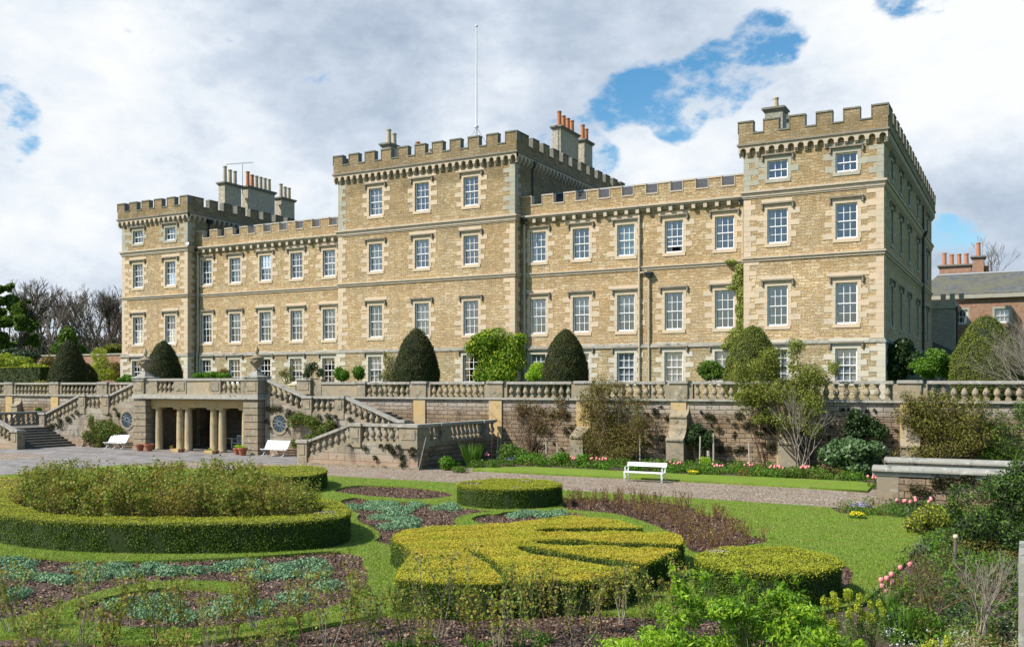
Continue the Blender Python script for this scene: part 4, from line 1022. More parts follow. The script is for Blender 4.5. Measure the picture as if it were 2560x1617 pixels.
MB().box(CX - 1.9, CX + 2.5, 46.34, 46.84, 4.90, 5.055).build('coping', 'coping', po)
for a, b, c_, d in ((CX - 6.9, CX - 4.6, 51.3, 51.9), (CX + 4.6, CX + 6.9, 51.3, 51.9), (CX - 5, CX + 5, 54.2, 54.6), (CX - 5.2, CX - 4.95, 51.3, 54.6), (CX + 4.95, CX + 5.2, 51.3, 54.6)): MB().box(a, b, c_, d, 0, 3.62).build('back_wall', 'stair_wall', po)  # rear walls push the recess deeper so the portico stays dark inside
MB().box(CX - 5.2, CX + 5.2, 51.31, 54.6, 3.3, 3.6).build('added_vault', 'stair_wall', po)  # ceiling of the extra recess, added to darken the portico
MB().box(CX - 2.9, CX - 1.9, 54.1, 54.19, GZ, 2.3).build('door', 'black', po)
def urn(x, lab):
    u = thing('stone_urn', lab, 'urn', (x, 46.85, 5.06), group='urns crowning the portico')
    b = MB(); b.lathe([(.95, 0), (.95, .08), (.62, .16), (.45, .30), (.30, .42), (.24, .50)], 4, (x, 46.85, 5.06), sq=True); b.build('plinth', 'grey_coping', u)
    b = MB(); b.lathe([(.20, .5), (.12, .58), (.10, .66), (.17, .72), (.30, .82), (.40, .98), (.43, 1.12), (.38, 1.22), (.47, 1.28), (.45, 1.34), (.30, 1.40), (.14, 1.48), (.09, 1.56), (.08, 1.62)], 16, (x, 46.85, 5.06)).build('bowl', 'stair_stone', u, smooth=True)
    b = MB().lathe([(.09, 1.62), (.15, 1.68), (.155, 1.80), (.12, 1.92), (.05, 2.06), (.02, 2.14)], 10, (x, 46.85, 5.06)).build('finial', 'column_stone', u)
    g = MB()
    for k in range(8):
        a = k * math.pi / 4; n_ = 6; pts = []
        for j in range(n_ + 1):
            t = a + j / n_ * math.pi / 4; pts.append((x + .45 * math.cos(t), 46.85 + .45 * math.sin(t), 5.06 + 1.18 - .16 * math.sin(math.pi * j / n_)))
        g.tube(pts, .045, 5)
    g.build('swags', 'stair_stone', u)
urn(CX - 5.2, 'stone urn with swags on the left corner of the portico, before the dark yew'); urn(CX + 5.2, 'stone urn with swags on the right corner of the portico above the stair rail')

def staircase(s, lab):
    X = lambda dx: CX + s * dx
    st = thing('garden_staircase', lab, 'staircase', (X(14), 46, GZ))
    def bx(name, mat, d0, d1, y0, y1, z0, z1): a, b = sorted((X(d0), X(d1))); return MB().box(a, b, y0, y1, z0, z1).build(name, mat, st)
    Y1 = 46.9
    MB().prism([(X(d), z) for d, z in [(5.85, 0), (5.85, 4.0), (9.05, 2.86), (12.3, 2.86), (16.2, 1.45), (16.2, 0)]], Y1, Y1 + .42, 'y').build('side_wall', 'stair_wall', st)
    # flights
    mb = MB()
    def steps(d0, d1, z0, z1, y0, y1, n):
        for i in range(n):
            a, b = sorted((X(d0 + (d1 - d0) * i / n), X(d0 + (d1 - d0) * (i + 1) / n))); z = z0 + (z1 - z0) * (i + 1) / n
            mb.box(a, b, y0, y1, 0, z - .04)
            e = .03; a2, b2 = (a - e, b) if (d1 > d0) == (s > 0) else (a, b + e); mb.box(a2, b2, y0, y1 - .002, z - .04, z)
    steps(16.2, 12.4, 1.45, 2.86, Y1 + .42, 51.2, 9); steps(9.0, 5.9, 2.86, 3.98, Y1 + .42, 51.2, 7)
    mb.build('steps', 'step_stone', st); bx('landing', 'step_stone', 9.0, 12.4, Y1 + .42, 51.2, 0, 2.86)
    bx('landing', 'step_stone', 16.2, 20.5, 42.72, 51.2, 0, 1.45)
    mb = MB(); steps(12.75, 16.2, GZ, 1.45, 42.72, Y1 - .01, 8); mb.build('steps', 'step_stone', st)
    MB().prism([(X(d), z) for d, z in [(13.3, 0), (13.3, .46), (16.4, 1.46), (20.85, 1.46), (20.85, 0)]], 42.3, 42.72, 'y').build('front_wall', 'stair_wall', st)
    a, b = sorted((X(20.43), X(20.85))); MB().box(a, b, 42.72, 51.28, 0, 1.46).build('end_wall', 'garden_masonry', st)
    a, b = sorted((X(13.2), X(20.93))); MB().box(a, b, 42.24, 42.5, 0, .22).build('plinth', 'stair_stone', st)
    # balustrades
    def pr(d0, d1, y0, y1, zb, zt, **k): a, b = sorted((X(d0), X(d1))); return pier(st, a, b, y0, y1, zb, zt, **k)
    yc = Y1 + .21
    run(st, (X(5.85), yc), (X(9.05), yc), 4.06, 2.96, 7); pr(9.05, 9.75, Y1 - .05, Y1 + .47, 2.5, 3.925)
    run(st, (X(9.75), yc), (X(11.6), yc), 2.96, 2.96, 4); pr(11.6, 12.3, Y1 - .05, Y1 + .47, 2.5, 3.925)
    run(st, (X(12.3), yc), (X(16.2), yc), 2.96, 1.54, 9)
    pr(16.2, 16.8, Y1 - .05, Y1 + .47, 1.4, 2.52)
    yf = 42.51
    pr(12.63, 13.33, 42.22, 42.80, 0, 1.47)
    run(st, (X(13.33), yf), (X(16.38), yf), .53, 1.535, 7); pr(16.38, 17.12, 42.22, 42.80, 1.2, 2.50)
    run(st, (X(17.12), yf), (X(19.7), yf), 1.545, 1.545, 6); pr(19.7, 20.88, 42.22, 43.4, 1.2, 2.50)
    xe = X(20.64); xa, xb = sorted((X(20.35), X(20.88)))
    run(st, (xe, 43.4), (xe, 44.6), 1.545, 1.545, 3); pier(st, xa, xb, 44.6, 45.6, 1.46, 2.50)
    run(st, (xe, 45.6), (xe, 49.3), 1.545, 1.545, 8); pier(st, xa, xb, 49.3, 49.9, 1.46, 2.50); run(st, (xe, 49.9), (xe, 50.9), 1.545, 1.545, 2)
    # round window
    ox, oz = X(7.1), 2.14; F_ = front(Y1)
    mb = MB(); K = 28
    for i in range(K):
        a, b = 2 * math.pi * i / K, 2 * math.pi * (i + 1) / K; r0, r1 = .56, .74
        c_ = [(ox + r * math.cos(t), oz + r * math.sin(t)) for r, t in ((r0, a), (r1, a), (r1, b), (r0, b))]
        mb.hexa([(p[0], Y1 - .05, p[1]) for p in c_], [(p[0], Y1 + .02, p[1]) for p in c_])
    wo_ = mb.build('round_window', 'balustrade_stone', st)
    MB().prism([(ox + .57 * math.cos(2 * math.pi * i / K), oz + .57 * math.sin(2 * math.pi * i / K)) for i in range(K)], Y1 - .012, Y1 - .004, 'y').build('pane', 'dark_glass', wo_)
    mb = MB()
    for i in range(12): t = i * math.pi / 6; mb.tube([(ox + .14 * math.cos(t), Y1 - .02, oz + .14 * math.sin(t)), (ox + .56 * math.cos(t), Y1 - .02, oz + .56 * math.sin(t))], .012, 4)
    mb.tube([(ox + .14 * math.cos(t), Y1 - .02, oz + .14 * math.sin(t)) for t in [i * math.pi / 8 for i in range(17)]], .014, 4)
    mb.build('glazing_bars', 'light_lead', wo_)
    return st
m, n = newmat('dark_glass'); n.b.inputs['Base Color'].default_value = (.035, .05, .07, 1); n.b.inputs['Roughness'].default_value = .12
staircase(1, 'double flight stone staircase with balustrades descending to the right of the portico')
staircase(-1, 'double flight stone staircase with balustrades descending to the left of the portico')

# low walls with rolled copings flanking the exit at the right
def rollwall(y, x0, x1, zt, lab, th=.5):
    t = thing('low_wall', lab, 'wall', (x0, y, 0), group='low walls with rolled copings')
    MB().box(x0 + .12, x1, y, y + th, -.2, zt - .38).build('wall', 'garden_masonry', t)
    MB().box(x0, x0 + .75, y - .02, y + th + .02, -.2, zt - .382).build('end_pier', 'stair_stone', t)
    c = MB(); pr = [(y - .17 + (th + .34) / 2 + (th / 2 + .17) * math.cos(a), zt - .16 + .14 * math.sin(a)) for a in [math.pi * i / 10 for i in range(11)]] + [(y - .17, zt - .22), (y - .06, zt - .27), (y - .06, zt - .38), (y + th + .06, zt - .38), (y + th + .06, zt - .27), (y + th + .17, zt - .22)]
    c.prism(pr, x0 - .15, x1, 'x').build('coping', 'grey_coping', t)
rollwall(37.3, -4.95, 14, 1.68, 'nearer low wall with a rolled lichened coping beside the gravel path end')
rollwall(42.6, -5.2, 14, 1.62, 'farther low wall with a rolled lichened coping, behind its nearer twin')
# stone flank wall at the right edge of the picture
t = thing('stone_block_wall', 'grey lichened stone block wall cut off by the right edge of the view', 'wall', (7.4, 12, 0))
q = at_d(2524, 1392, 13.0)
mb = MB()
p0 = at_d(2546, 1392, 13.2); p1 = at_d(2524, 1470, 12.2)
mb.box(p0[0], p0[0] + 3, p0[1], p0[1] + 1.6, .0, p0[2]); mb.build('block', 'grey_coping', t)
mb = MB(); p1 = at_d(2532, 1470, 11.6); mb.box(p0[0] + .42, p0[0] + 3, p0[1] - .7, p0[1] - .003, .0, p1[2] - .1); mb.build('block', 'grey_coping', t)

# ==================================================================== FURNITURE
def slat_bench(x, y, lab, rz=0):
    t = thing('slatted_bench', lab, 'bench', (x, y, GZ), rz, group='white slatted benches by the portico')
    L = 1.9; hl = L / 2
    for i in range(6):
        f = i / 5; yy = -.30 + f * .36; mb = MB(); mb.box(-hl, hl, yy - .026, yy + .026, .44 - .03 * math.sin(f * 3), .47 - .03 * math.sin(f * 3))
        MBb(mb, 'seat_slat', 'white_paint', t)
    for i in range(6):
        f = i / 5; yy = .12 + f * .24; zz = .50 + f * .42; mb = MB()
        mb.hexa([(-hl, yy, zz), (hl, yy, zz), (hl, yy + .025, zz - .012), (-hl, yy + .025, zz - .012)], [(-hl, yy + .02, zz + .062), (hl, yy + .02, zz + .062), (hl, yy + .045, zz + .05), (-hl, yy + .045, zz + .05)])
        MBb(mb, 'back_slat', 'white_paint', t)
    for xx in (-hl + .12, 0, hl - .12):
        mb = MB(); mb.tube([(xx, -.34, .43), (xx, -.20, .33), (xx, -.02, .22), (xx, .12, .10), (xx, .28, .02)], .022, 5)
        mb.tube([(xx, .42, .95), (xx, .30, .72), (xx, .16, .50), (xx, -.02, .24), (xx, -.18, .08), (xx, -.34, .02)], .022, 5)
        mb.tube([(xx, -.32, .42), (xx, -.05, .41), (xx, .12, .46)], .02, 5)
        MBb(mb, 'leg', 'white_paint', t)
    return t
def MBb(mb, name, mat, parent):
    o = mb.build(name, mat, None, local=True); o.parent = parent; return o
bx_, by_ = at_z(287, 1122); slat_bench(bx_, by_ + .1, 'white slatted bench left of the portico, below the left round window')
bx_, by_ = at_z(680, 1141); slat_bench(bx_, by_ + .25, 'white slatted bench right of the portico, below the right round window')
sb = thing('scroll_bench', 'white iron bench with scroll arms standing on the gravel path edge', 'bench', (*at_z(1612, 1204), GZ))
hl = .97
MBb(MB().box(-hl, hl, -.26, .20, .42, .46), 'seat', 'white_paint', sb)
MBb(MB().hexa([(-hl, .27, .70), (hl, .27, .70), (hl, .30, .69), (-hl, .30, .69)], [(-hl, .33, .88), (hl, .33, .88), (hl, .36, .87), (-hl, .36, .87)]), 'backrest', 'white_paint', sb)
for xx in (-hl + .06, hl - .06):
    mb = MB(); mb.tube([(xx, .34, .86), (xx, .25, .62), (xx, .20, .44), (xx, .22, .25), (xx, .30, .10), (xx, .42, .02)], .022, 6)
    mb.tube([(xx, -.24, .44), (xx, -.30, .30), (xx, -.28, .14), (xx, -.22, .0)], .022, 6); mb.tube([(xx, -.05, .44), (xx, -.16, .30), (xx, -.17, .15), (xx, -.10, 0)], .02, 6)
    MBb(mb, 'leg', 'white_paint', sb)
    mb = MB(); mb.tube([(xx, .25, .64), (xx, .05, .70), (xx, -.16, .68), (xx, -.26, .58), (xx, -.22, .49), (xx, -.12, .48), (xx, -.08, .55), (xx, -.14, .60), (xx, -.19, .56)], .018, 6); MBb(mb, 'armrest', 'white_paint', sb)
MBb(MB().tube([(-hl + .06, -.1, .20), (-.5, .0, .36), (-.2, .05, .42)], .014, 5), 'brace', 'white_paint', sb); MBb(MB().tube([(hl - .06, -.1, .20), (.5, .0, .36), (.2, .05, .42)], .014, 5), 'brace', 'white_paint', sb)
# garden seat and table inside the portico
gx, gy = at_z(594, 1122)
gs = thing('garden_bench', 'white wooden garden seat with slatted back inside the portico', 'bench', (gx + .1, gy + .1, GZ), R(-12))
MBb(MB().box(-.65, .65, -.25, .25, .40, .45), 'seat', 'white_paint', gs); mb = MB(); mb.box(-.65, .65, .22, .27, .86, .95); mb.box(-.65, .65, .22, .27, .50, .56)
for i in range(9): mb.box(-.60 + i * .145, -.56 + i * .145, .225, .26, .56, .86)
MBb(mb, 'backrest', 'white_paint', gs)
for xx in (-.62, .62):
    for yy in (-.22, .24): MBb(MB().box(xx - .03, xx + .03, yy - .03, yy + .03, 0, .62 if yy < 0 else .95), 'leg', 'white_paint', gs)
    MBb(MB().box(xx - .035, xx + .035, -.26, .24, .62, .66), 'armrest', 'white_paint', gs)
tx, ty = at_z(572, 1121); gt = thing('garden_table', 'small white garden table beside the seat inside the portico', 'table', (tx, ty + .3, GZ))
MBb(MB().box(-.35, .35, -.3, .3, .70, .74), 'table_top', 'white_paint', gt)
for a in (-1, 1):
    for b in (-1, 1): MBb(MB().box(a * .3 - .025, a * .3 + .025, b * .25 - .025, b * .25 + .025, 0, .70), 'leg', 'white_paint', gt)
# pots
def fpot(px, py, r, h, lab, plant=None):
    x, y = at_z(px, py); t = thing('flower_pot', lab, 'pot', (x, y, GZ), group='terracotta pots by the portico')
    MBb(MB().lathe([(r * .62, 0), (r * .95, h * .8), (r * 1.08, h * .8), (r * 1.08, h), (r * .9, h), (r * .85, h * .85)], 16), 'pot', 'flower_pot', t)
    MBb(MB().lathe([(r * .84, h * .84), (r * .84, h * .86)], 12), 'soil', 'soil', t)
    if plant:
        P, D = blob_points([(0, 0, h + .08, r, r, .14)], 160, .2); o = leaves('plant', P, D, .07, plant, None); o.parent = t
z2 = lambda x, y: (320 + x / 4.752, 860 + y / 4.752)
fpot(*z2(142, 1268), .30, .46, 'left of the two large terracotta pots before the left portico pier')
fpot(*z2(250, 1272), .32, .50, 'right of the two large terracotta pots before the left portico pier')
fpot(*z2(520, 1272), .14, .2, 'small terracotta pot left of the stone trough by the middle columns', 'rose_red')
fpot(*z2(648, 1282), .18, .24, 'small terracotta pot against the yellow stained column')
fpot(*z2(1055, 1300), .17, .22, 'small terracotta pot right of the planted stone trough')
fpot(*z2(1300, 1312), .26, .44, 'terracotta pot half hidden behind the planted pot by the right pier', 'bright_leaf')
fpot(*z2(1362, 1322), .30, .50, 'large terracotta pot with green plant before the right portico pier', 'bright_leaf')
for (a, b, l) in ((572, 1284, 'low stone trough in front of the middle pair of columns'), (975, 1304, 'low stone trough with small plant before the right pair of columns')):
    x, y = at_z(*z2(a, b)); t = thing('stone_trough', l, 'trough', (x, y, GZ)); mb = MB(); mb.box(-.34, .34, -.15, .15, 0, .06); mb.box(-.36, .36, -.17, -.11, .06, .24); mb.box(-.36, .36, .11, .17, .06, .24); mb.box(-.36, -.3, -.11, .11, .06, .24); mb.box(.3, .36, -.11, .11, .06, .24)
    MBb(mb, 'trough', 'ochre_stone', t); MBb(MB().box(-.3, .3, -.11, .11, .06, .20), 'soil', 'soil', t)
    if a > 900: P, D = blob_points([(0, 0, .3, .12, .1, .14)], 90, .2); o = leaves('plant', P, D, .06, 'bright_leaf', None); o.parent = t

# ==================================================================== PLANTS
def lerp(a, b, t): return a + (b - a) * t
def tri_sample(V, T, n):
    """n points spread evenly over triangles"""
    V = np.array(V, float); T = np.array(T); a, b, c = V[T[:, 0]], V[T[:, 1]], V[T[:, 2]]
    cr = np.cross(b - a, c - a); ar = np.linalg.norm(cr, axis=1); idx = rng.choice(len(T), n, p=ar / ar.sum())
    r1, r2 = np.sqrt(rng.random(n)), rng.random(n)
    P = a[idx] * (1 - r1)[:, None] + b[idx] * (r1 * (1 - r2))[:, None] + c[idx] * (r1 * r2)[:, None]
    return P, cr[idx] / (ar[idx][:, None] + 1e-9)
def wobble(P, amp, f):
    return amp * (np.sin(P[:, 0] * f + P[:, 2] * f * .7) * np.sin(P[:, 1] * f * 1.1 + 1.3) + .5 * np.sin(P[:, 0] * f * 2.3 + 2) * np.sin(P[:, 1] * f * 2.1 + P[:, 2] * f * 2))
from mathutils.geometry import tessellate_polygon
def hedge(name, lab, outer, holes, z0, z1, n_top, n_side, group=None, top='box_gold', side='box_side', size=.045, cat='hedge', bare=()):
    """a clipped hedge: dark core, side leaves, and the pale new growth of its top"""
    cx = sum(p[0] for p in outer) / len(outer); cy = sum(p[1] for p in outer) / len(outer)
    t = thing(name, lab, cat, (cx, cy, z0), group=group)
    loops = [outer] + holes
    flat = [p for l in loops for p in l]
    tris = tessellate_polygon([[Vector((p[0], p[1], 0)) for p in l] for l in loops])
    n = len(flat); zc = z1 - .05
    V = [(p[0], p[1], z0 - .05) for p in flat] + [(p[0], p[1], zc) for p in flat]
    F = [tuple(i + n for i in tr) for tr in tris]; sideT = []; o = 0
    for l in loops:
        k = len(l)
        for i in range(k):
            a, b = o + i, o + (i + 1) % k; F.append((a, b, b + n, a + n)); sideT += [(a, b, b + n), (a, b + n, a + n)]
        o += k
    MB().add(V, F).build('core', 'hedge_core', t)
    P, Nn = tri_sample(V, [tuple(i + n for i in tr) for tr in tris], n_top)
    Nn[:] = (0, 0, 1); P[:, 2] += wobble(P, .022, 3.2) + rng.random(len(P)) * .05 + .01
    for (bx0, by0, br) in bare:
        keep = np.hypot(P[:, 0] - bx0, P[:, 1] - by0) > br * (.8 + .4 * rng.random(len(P))); P, Nn = P[keep], Nn[keep]
    leaves('new_growth', P, Nn, size, top, t, aspect=.6, tilt=.55, flat=.3)
    for (bx0, by0, br) in bare:
        Q = np.array([[bx0 + rng.normal() * br * .45, by0 + rng.normal() * br * .45, zc + .03] for _ in range(260)]); leaves('dead_patch', Q, np.tile([0, 0, 1.], (len(Q), 1)), size * 1.2, 'dry_leaf', t, tilt=.6)
    P, Nn = tri_sample(V, sideT, n_side)
    c = np.array([cx, cy, 0]); P += Nn * 0
    w_ = wobble(P, .03, 4); 
    # push outwards (normal sign fixed by trying the direction away from the loop interior is not needed: both sides are covered)
    P[:, :2] += Nn[:, :2] * (w_ + rng.normal(size=len(P)) * .025)[:, None]
    leaves('foliage', P, Nn, size * 1.05, side, t, aspect=.6, tilt=.7)
    # ragged rim
    k = n_side // 9; o = 0; R_ = []
    lens = [(math.hypot(l[(i + 1) % len(l)][0] - l[i][0], l[(i + 1) % len(l)][1] - l[i][1]), l, i) for l in loops for i in range(len(l))]
    tot = sum(q[0] for q in lens)
    for L_, l, i in lens:
        for _ in range(max(1, int(k * L_ / tot))):
            f = random.random(); a, b = l[i], l[(i + 1) % len(l)]
            R_.append((lerp(a[0], b[0], f) + random.gauss(0, .03), lerp(a[1], b[1], f) + random.gauss(0, .03), zc - abs(random.gauss(0, .07)) + .03))
    R_ = np.array(R_); leaves('rim', R_, rng.normal(size=R_.shape) + [0, 0, .6], size * 1.1, 'box_lime', t, tilt=.5)
    return t
leafmat('dry_leaf', [(.30, .25, .14), (.42, .37, .22), (.22, .18, .09)], .1)
def circ(cx, cy, rx, ry=None, n=40, rot=0, wob=.0):
    ry = ry or rx; o = []
    for i in range(n):
        a = 2 * math.pi * i / n; r = 1 + wob * math.sin(3 * a + cx)
        x, y = rx * r * math.cos(a), ry * r * math.sin(a); o.append((cx + x * math.cos(rot) - y * math.sin(rot), cy + x * math.sin(rot) + y * math.cos(rot)))
    return o
HT = .82
# ring hedge round the rose bed
ring_o = smooth_poly([at_z(x, y, .98) for x, y in [(-110, 1262), (0, 1286), (125, 1300), (300, 1306), (500, 1307), (700, 1303), (845, 1293), (878, 1276), (866, 1262), (840, 1250), (800, 1241), (769, 1232), (700, 1222), (600, 1213), (400, 1206), (200, 1208), (60, 1217), (-60, 1229), (-140, 1245)]], 2)
ring_i = smooth_poly([at_z(x, y, .98) for x, y in [(35, 1256), (90, 1276), (150, 1286), (300, 1290), (500, 1291), (700, 1288), (790, 1282), (818, 1272), (790, 1258), (740, 1247), (680, 1238), (600, 1230), (400, 1222), (200, 1225), (90, 1236), (40, 1246)]], 2)
d_ = at_z(812, 1278, .98)
hedge('box_hedge', 'big ring shaped box hedge enclosing the leafy rose bushes', ring_o, [ring_i], GZ, .98, 75000, 170000, top='box_lime', size=.037, bare=[(d_[0], d_[1], .35)])
c1_ = at_z(1148, 1207, .9); 
hedge('box_hedge', 'drum shaped clipped box hedge beside the gravel path, middle of the lawn', circ(-17.3, 31.75, 1.95), [], GZ, .9, 22000, 38000, size=.038, bare=[(-18.6, 31.2, .4), (-17.2, 32.9, .3), (-16.4, 30.6, .2)], top='box_lime')
p3 = smooth_poly([at_z(x, y, .9) for x, y in [(592, 1170), (640, 1165), (720, 1162), (790, 1163), (817, 1169), (815, 1178), (780, 1187), (700, 1190), (620, 1184), (592, 1177)]], 2)
hedge('box_hedge', 'clipped box hedge partly hidden behind the rose bushes near the stairs', p3, [], GZ, .9, 8000, 13000, size=.055, top='box_lime')
p4 = smooth_poly([at_z(x, y, .9) for x, y in [(-150, 1195), (-60, 1191), (20, 1190), (64, 1196), (74, 1206), (50, 1217), (-20, 1228), (-150, 1232)]], 2)
hedge('box_hedge', 'golden topped box hedge cut by the left edge beyond the ring hedge', p4, [], GZ, .9, 5000, 6000, size=.055)
c4 = (-4.98, 20.75)
hedge('box_hedge', 'drum shaped clipped box hedge on the lawn, nearest the bright green shrub', circ(c4[0], c4[1], 1.48, 1.62), [], GZ, .88, 18000, 30000, size=.04, top='box_lime', bare=[(at_z(1792, 1378, .85)[0], at_z(1792, 1378, .85)[1], .25)])
# the fan hedge: one body with slots cut between its ribs
fan_px = [(218, 500), (300, 460), (480, 440), (800, 432), (1100, 402), (1300, 378), (1480, 370), (1700, 395), (1925, 455),
          (1700, 470), (1400, 468), (1200, 480), (1160, 470), (1200, 455), (1400, 448), (1850, 446)]
fan = [(218, 500), (300, 460), (480, 441), (800, 431), (1100, 402), (1300, 378), (1480, 370), (1700, 392), (1850, 432), (1900, 450),
       (1700, 441), (1400, 443), (1200, 452), (1155, 466), (1200, 481), (1400, 475), (1700, 471), (1945, 473),
       (2120, 488), (2165, 525), (2150, 556),
       (2000, 550), (1700, 541), (1400, 529), (1200, 525), (1140, 537), (1190, 553), (1400, 563), (1700, 574), (2000, 583), (2148, 587),
       (2080, 612), (1940, 668), (1900, 690),
       (1700, 656), (1400, 618), (1200, 582), (1070, 560), (1035, 576), (1090, 608), (1300, 652), (1500, 678), (1700, 702), (1880, 716),
       (1850, 728), (1700, 772), (1500, 798), (1300, 792), (1150, 810), (1050, 808),
       (1004, 765), (946, 696), (866, 646), (775, 599), (718, 592), (735, 622), (835, 676), (890, 718), (936, 772), (970, 812),
       (800, 818), (600, 812), (400, 806), (300, 798), (230, 790),
       (262, 730), (300, 680), (345, 620), (345, 600), (280, 560), (225, 530)]
fan_g = [at_z(900 + x * .3738, 1150 + y * .3738, .82) for x, y in fan]
fan_g = smooth_poly(fan_g, 1)
hedge('box_hedge', 'large fan shaped golden box hedge with narrow slots cut between its ribs', fan_g, [], GZ, .82, 175000, 120000, size=.034, top='box_gold')

# yews
def yew(lab, cx, cy, zt, prof, rx, mat='yew_leaf', n=26000, size=.10, z0=3.75, ry=None, group='clipped yews on the terrace', name='clipped_yew', core='yew_core'):
    ry = ry or rx; h = zt - z0
    t = thing(name, lab, 'yew tree' if 'yew' in lab else 'topiary', (cx, cy, z0), group=group)
    K = 32; V = []; T = []
    ph = random.random() * 6
    rings = [(z0 + h * f, r) for f, r in prof]
    for z, r in rings:
        for i in range(K):
            a = 2 * math.pi * i / K; q = r * (1 + .02 * math.sin(3 * a + ph + z))
            V.append((cx + rx * q * math.cos(a), cy + ry * q * math.sin(a), z))
    for j in range(len(rings) - 1):
        for i in range(K):
            a, b, c, d = j * K + i, j * K + (i + 1) % K, (j + 1) * K + (i + 1) % K, (j + 1) * K + i; T += [(a, b, c), (a, c, d)]
    mb = MB().add([(cx + (v[0] - cx) * .97, cy + (v[1] - cy) * .97, v[2] - .03) for v in V], T); mb.build('core', core, t)
    P, Nn = tri_sample(V, T, n); out = np.stack([(P[:, 0] - cx), (P[:, 1] - cy), np.zeros(n)], 1); out /= np.linalg.norm(out, axis=1)[:, None] + 1e-9
    P += Nn * (wobble(P, .05, 2.6) + wobble(P[:, [1, 2, 0]], .03, 7) + rng.normal(size=n) * .035 + (rng.random(n) < .03) * rng.random(n) * .14)[:, None]
    leaves('foliage', P, Nn, size, mat, t, aspect=.4, tilt=.8, flat=.2)
    return t
EGG = [(0, .80), (.12, .93), (.25, 1.0), (.40, .97), (.55, .88), (.70, .73), (.82, .55), (.91, .37), (.97, .19), (1.0, .0)]
CONE = [(0, 1.0), (.12, .97), (.3, .88), (.5, .74), (.7, .55), (.82, .40), (.92, .25), (.97, .14), (1, 0)]
def yew_px(lab, xl, xr, yt, prof, Y=56, **k):
    a = at_y(xl, yt, Y); b = at_y(xr, yt, Y); c = at_y((xl + xr) / 2, yt, Y); d = -c[0] * SN + Y * CS
    return yew(lab, c[0], Y, c[2], prof, (xr - xl) / 2 * d / FPX, **k)
yew_px('dark cone shaped clipped yew at the far left of the terrace', 118, 226, 848, CONE)
yew_px('low rounded clipped yew half hidden behind the leftmost cone', 176, 243, 905, EGG, Y=58.5)
yew_px('dark round shouldered yew behind the left portico urn', 357, 461, 850, [(0, 1.0), (.2, .96), (.4, .86), (.6, .70), (.78, .52), (.9, .33), (.97, .15), (1, 0)])
yew_px('egg shaped clipped yew before the middle tower', 984, 1098, 822, EGG, mat='yew_leaf')
yew_px('egg shaped clipped yew before the right wing, right of the ivy clad corner', 1357, 1471, 822, EGG, mat='yew_leaf')
yew_px('egg shaped clipped yew partly hidden behind the green wall shrub', 1812, 1948, 813, EGG, mat='yew_leaf_light')
yew_px('large egg shaped clipped yew before the pink outbuilding', 2382, 2550, 788, EGG, mat='yew_leaf_light', Y=57)
q = at_y(105, 948, 55); yew('low golden clipped yew dome behind the left balustrade', q[0], 55, 4.95, [(0, 1), (.5, .95), (.8, .7), (.95, .35), (1, 0)], 1.05, mat='box_gold', n=3000, size=.07)

# general shrub from blobs of leaves on a few stems
def shrub(name, lab, cat, blobs, n, leaf, size, base=None, stems=6, bark='bark', group=None, shell=.35, tilt=1.0, aspect=.55, r=.03, twigs=0, leaf2=None, droop=0):
    B = np.array(blobs, float)
    base = base or (B[:, 0].mean(), B[:, 1].mean(), B[:, 2].min() - B[:, 5].max())
    t = thing(name, lab, cat, base, group=group)
    P, D = blob_points(blobs, n, shell)
    if leaf2:
        k = int(n * .35); leaves('foliage', P[k:], D[k:], size, leaf, t, aspect=aspect, tilt=tilt, droop=droop); leaves('young_foliage', P[:k] + D[:k] * .04, D[:k], size, leaf2, t, aspect=aspect, tilt=tilt)
    else: leaves('foliage', P, D, size, leaf, t, aspect=aspect, tilt=tilt, droop=droop)
    S = []; rd = random.Random(len(blobs) * 31 + n)
    for i in range(stems):
        b = blobs[rd.randrange(len(blobs))]; p = Vector(base) + Vector((rd.gauss(0, .08), rd.gauss(0, .05), 0)); e = Vector(b[:3]); k = 6; q = p; off = Vector((rd.gauss(0, .12), rd.gauss(0, .12), 0))
        for j in range(k):
            f = (j + 1) / k; q2 = p.lerp(e, f) + off * math.sin(f * 3.1); S.append((*q, *q2, r * (1 - .7 * j / k), r * (1 - .7 * (j + 1) / k))); q = q2
    for i in range(twigs):
        b = blobs[rd.randrange(len(blobs))]; e = Vector(b[:3]); d = Vector((rd.gauss(0, 1), rd.gauss(0, 1), rd.gauss(0, 1))).normalized()
        q = e + Vector((d.x * b[3], d.y * b[4], d.z * b[5])) * .3; q2 = e + Vector((d.x * b[3], d.y * b[4], d.z * b[5])) * rd.uniform(.9, 1.15); mid = q.lerp(q2, .5) + Vector((rd.gauss(0, .05), rd.gauss(0, .05), rd.gauss(0, .05)))
        S += [(*q, *mid, .012, .009), (*mid, *q2, .009, .004)]
    if S: segs_mesh('stems', S, bark, t)
    return t
def px_blobs(Y, pts, depth=.8):
    """blobs given by their picture outline centre and half sizes on a wall-parallel plane at Y"""
    o = []
    for x, y, hw, hh in pts:
        c = at_y(x, y, Y); d = -c[0] * SN + Y * CS; o.append((c[0], Y, c[2], hw * d / FPX / CS * .95, depth, hh * d / FPX))
    return o
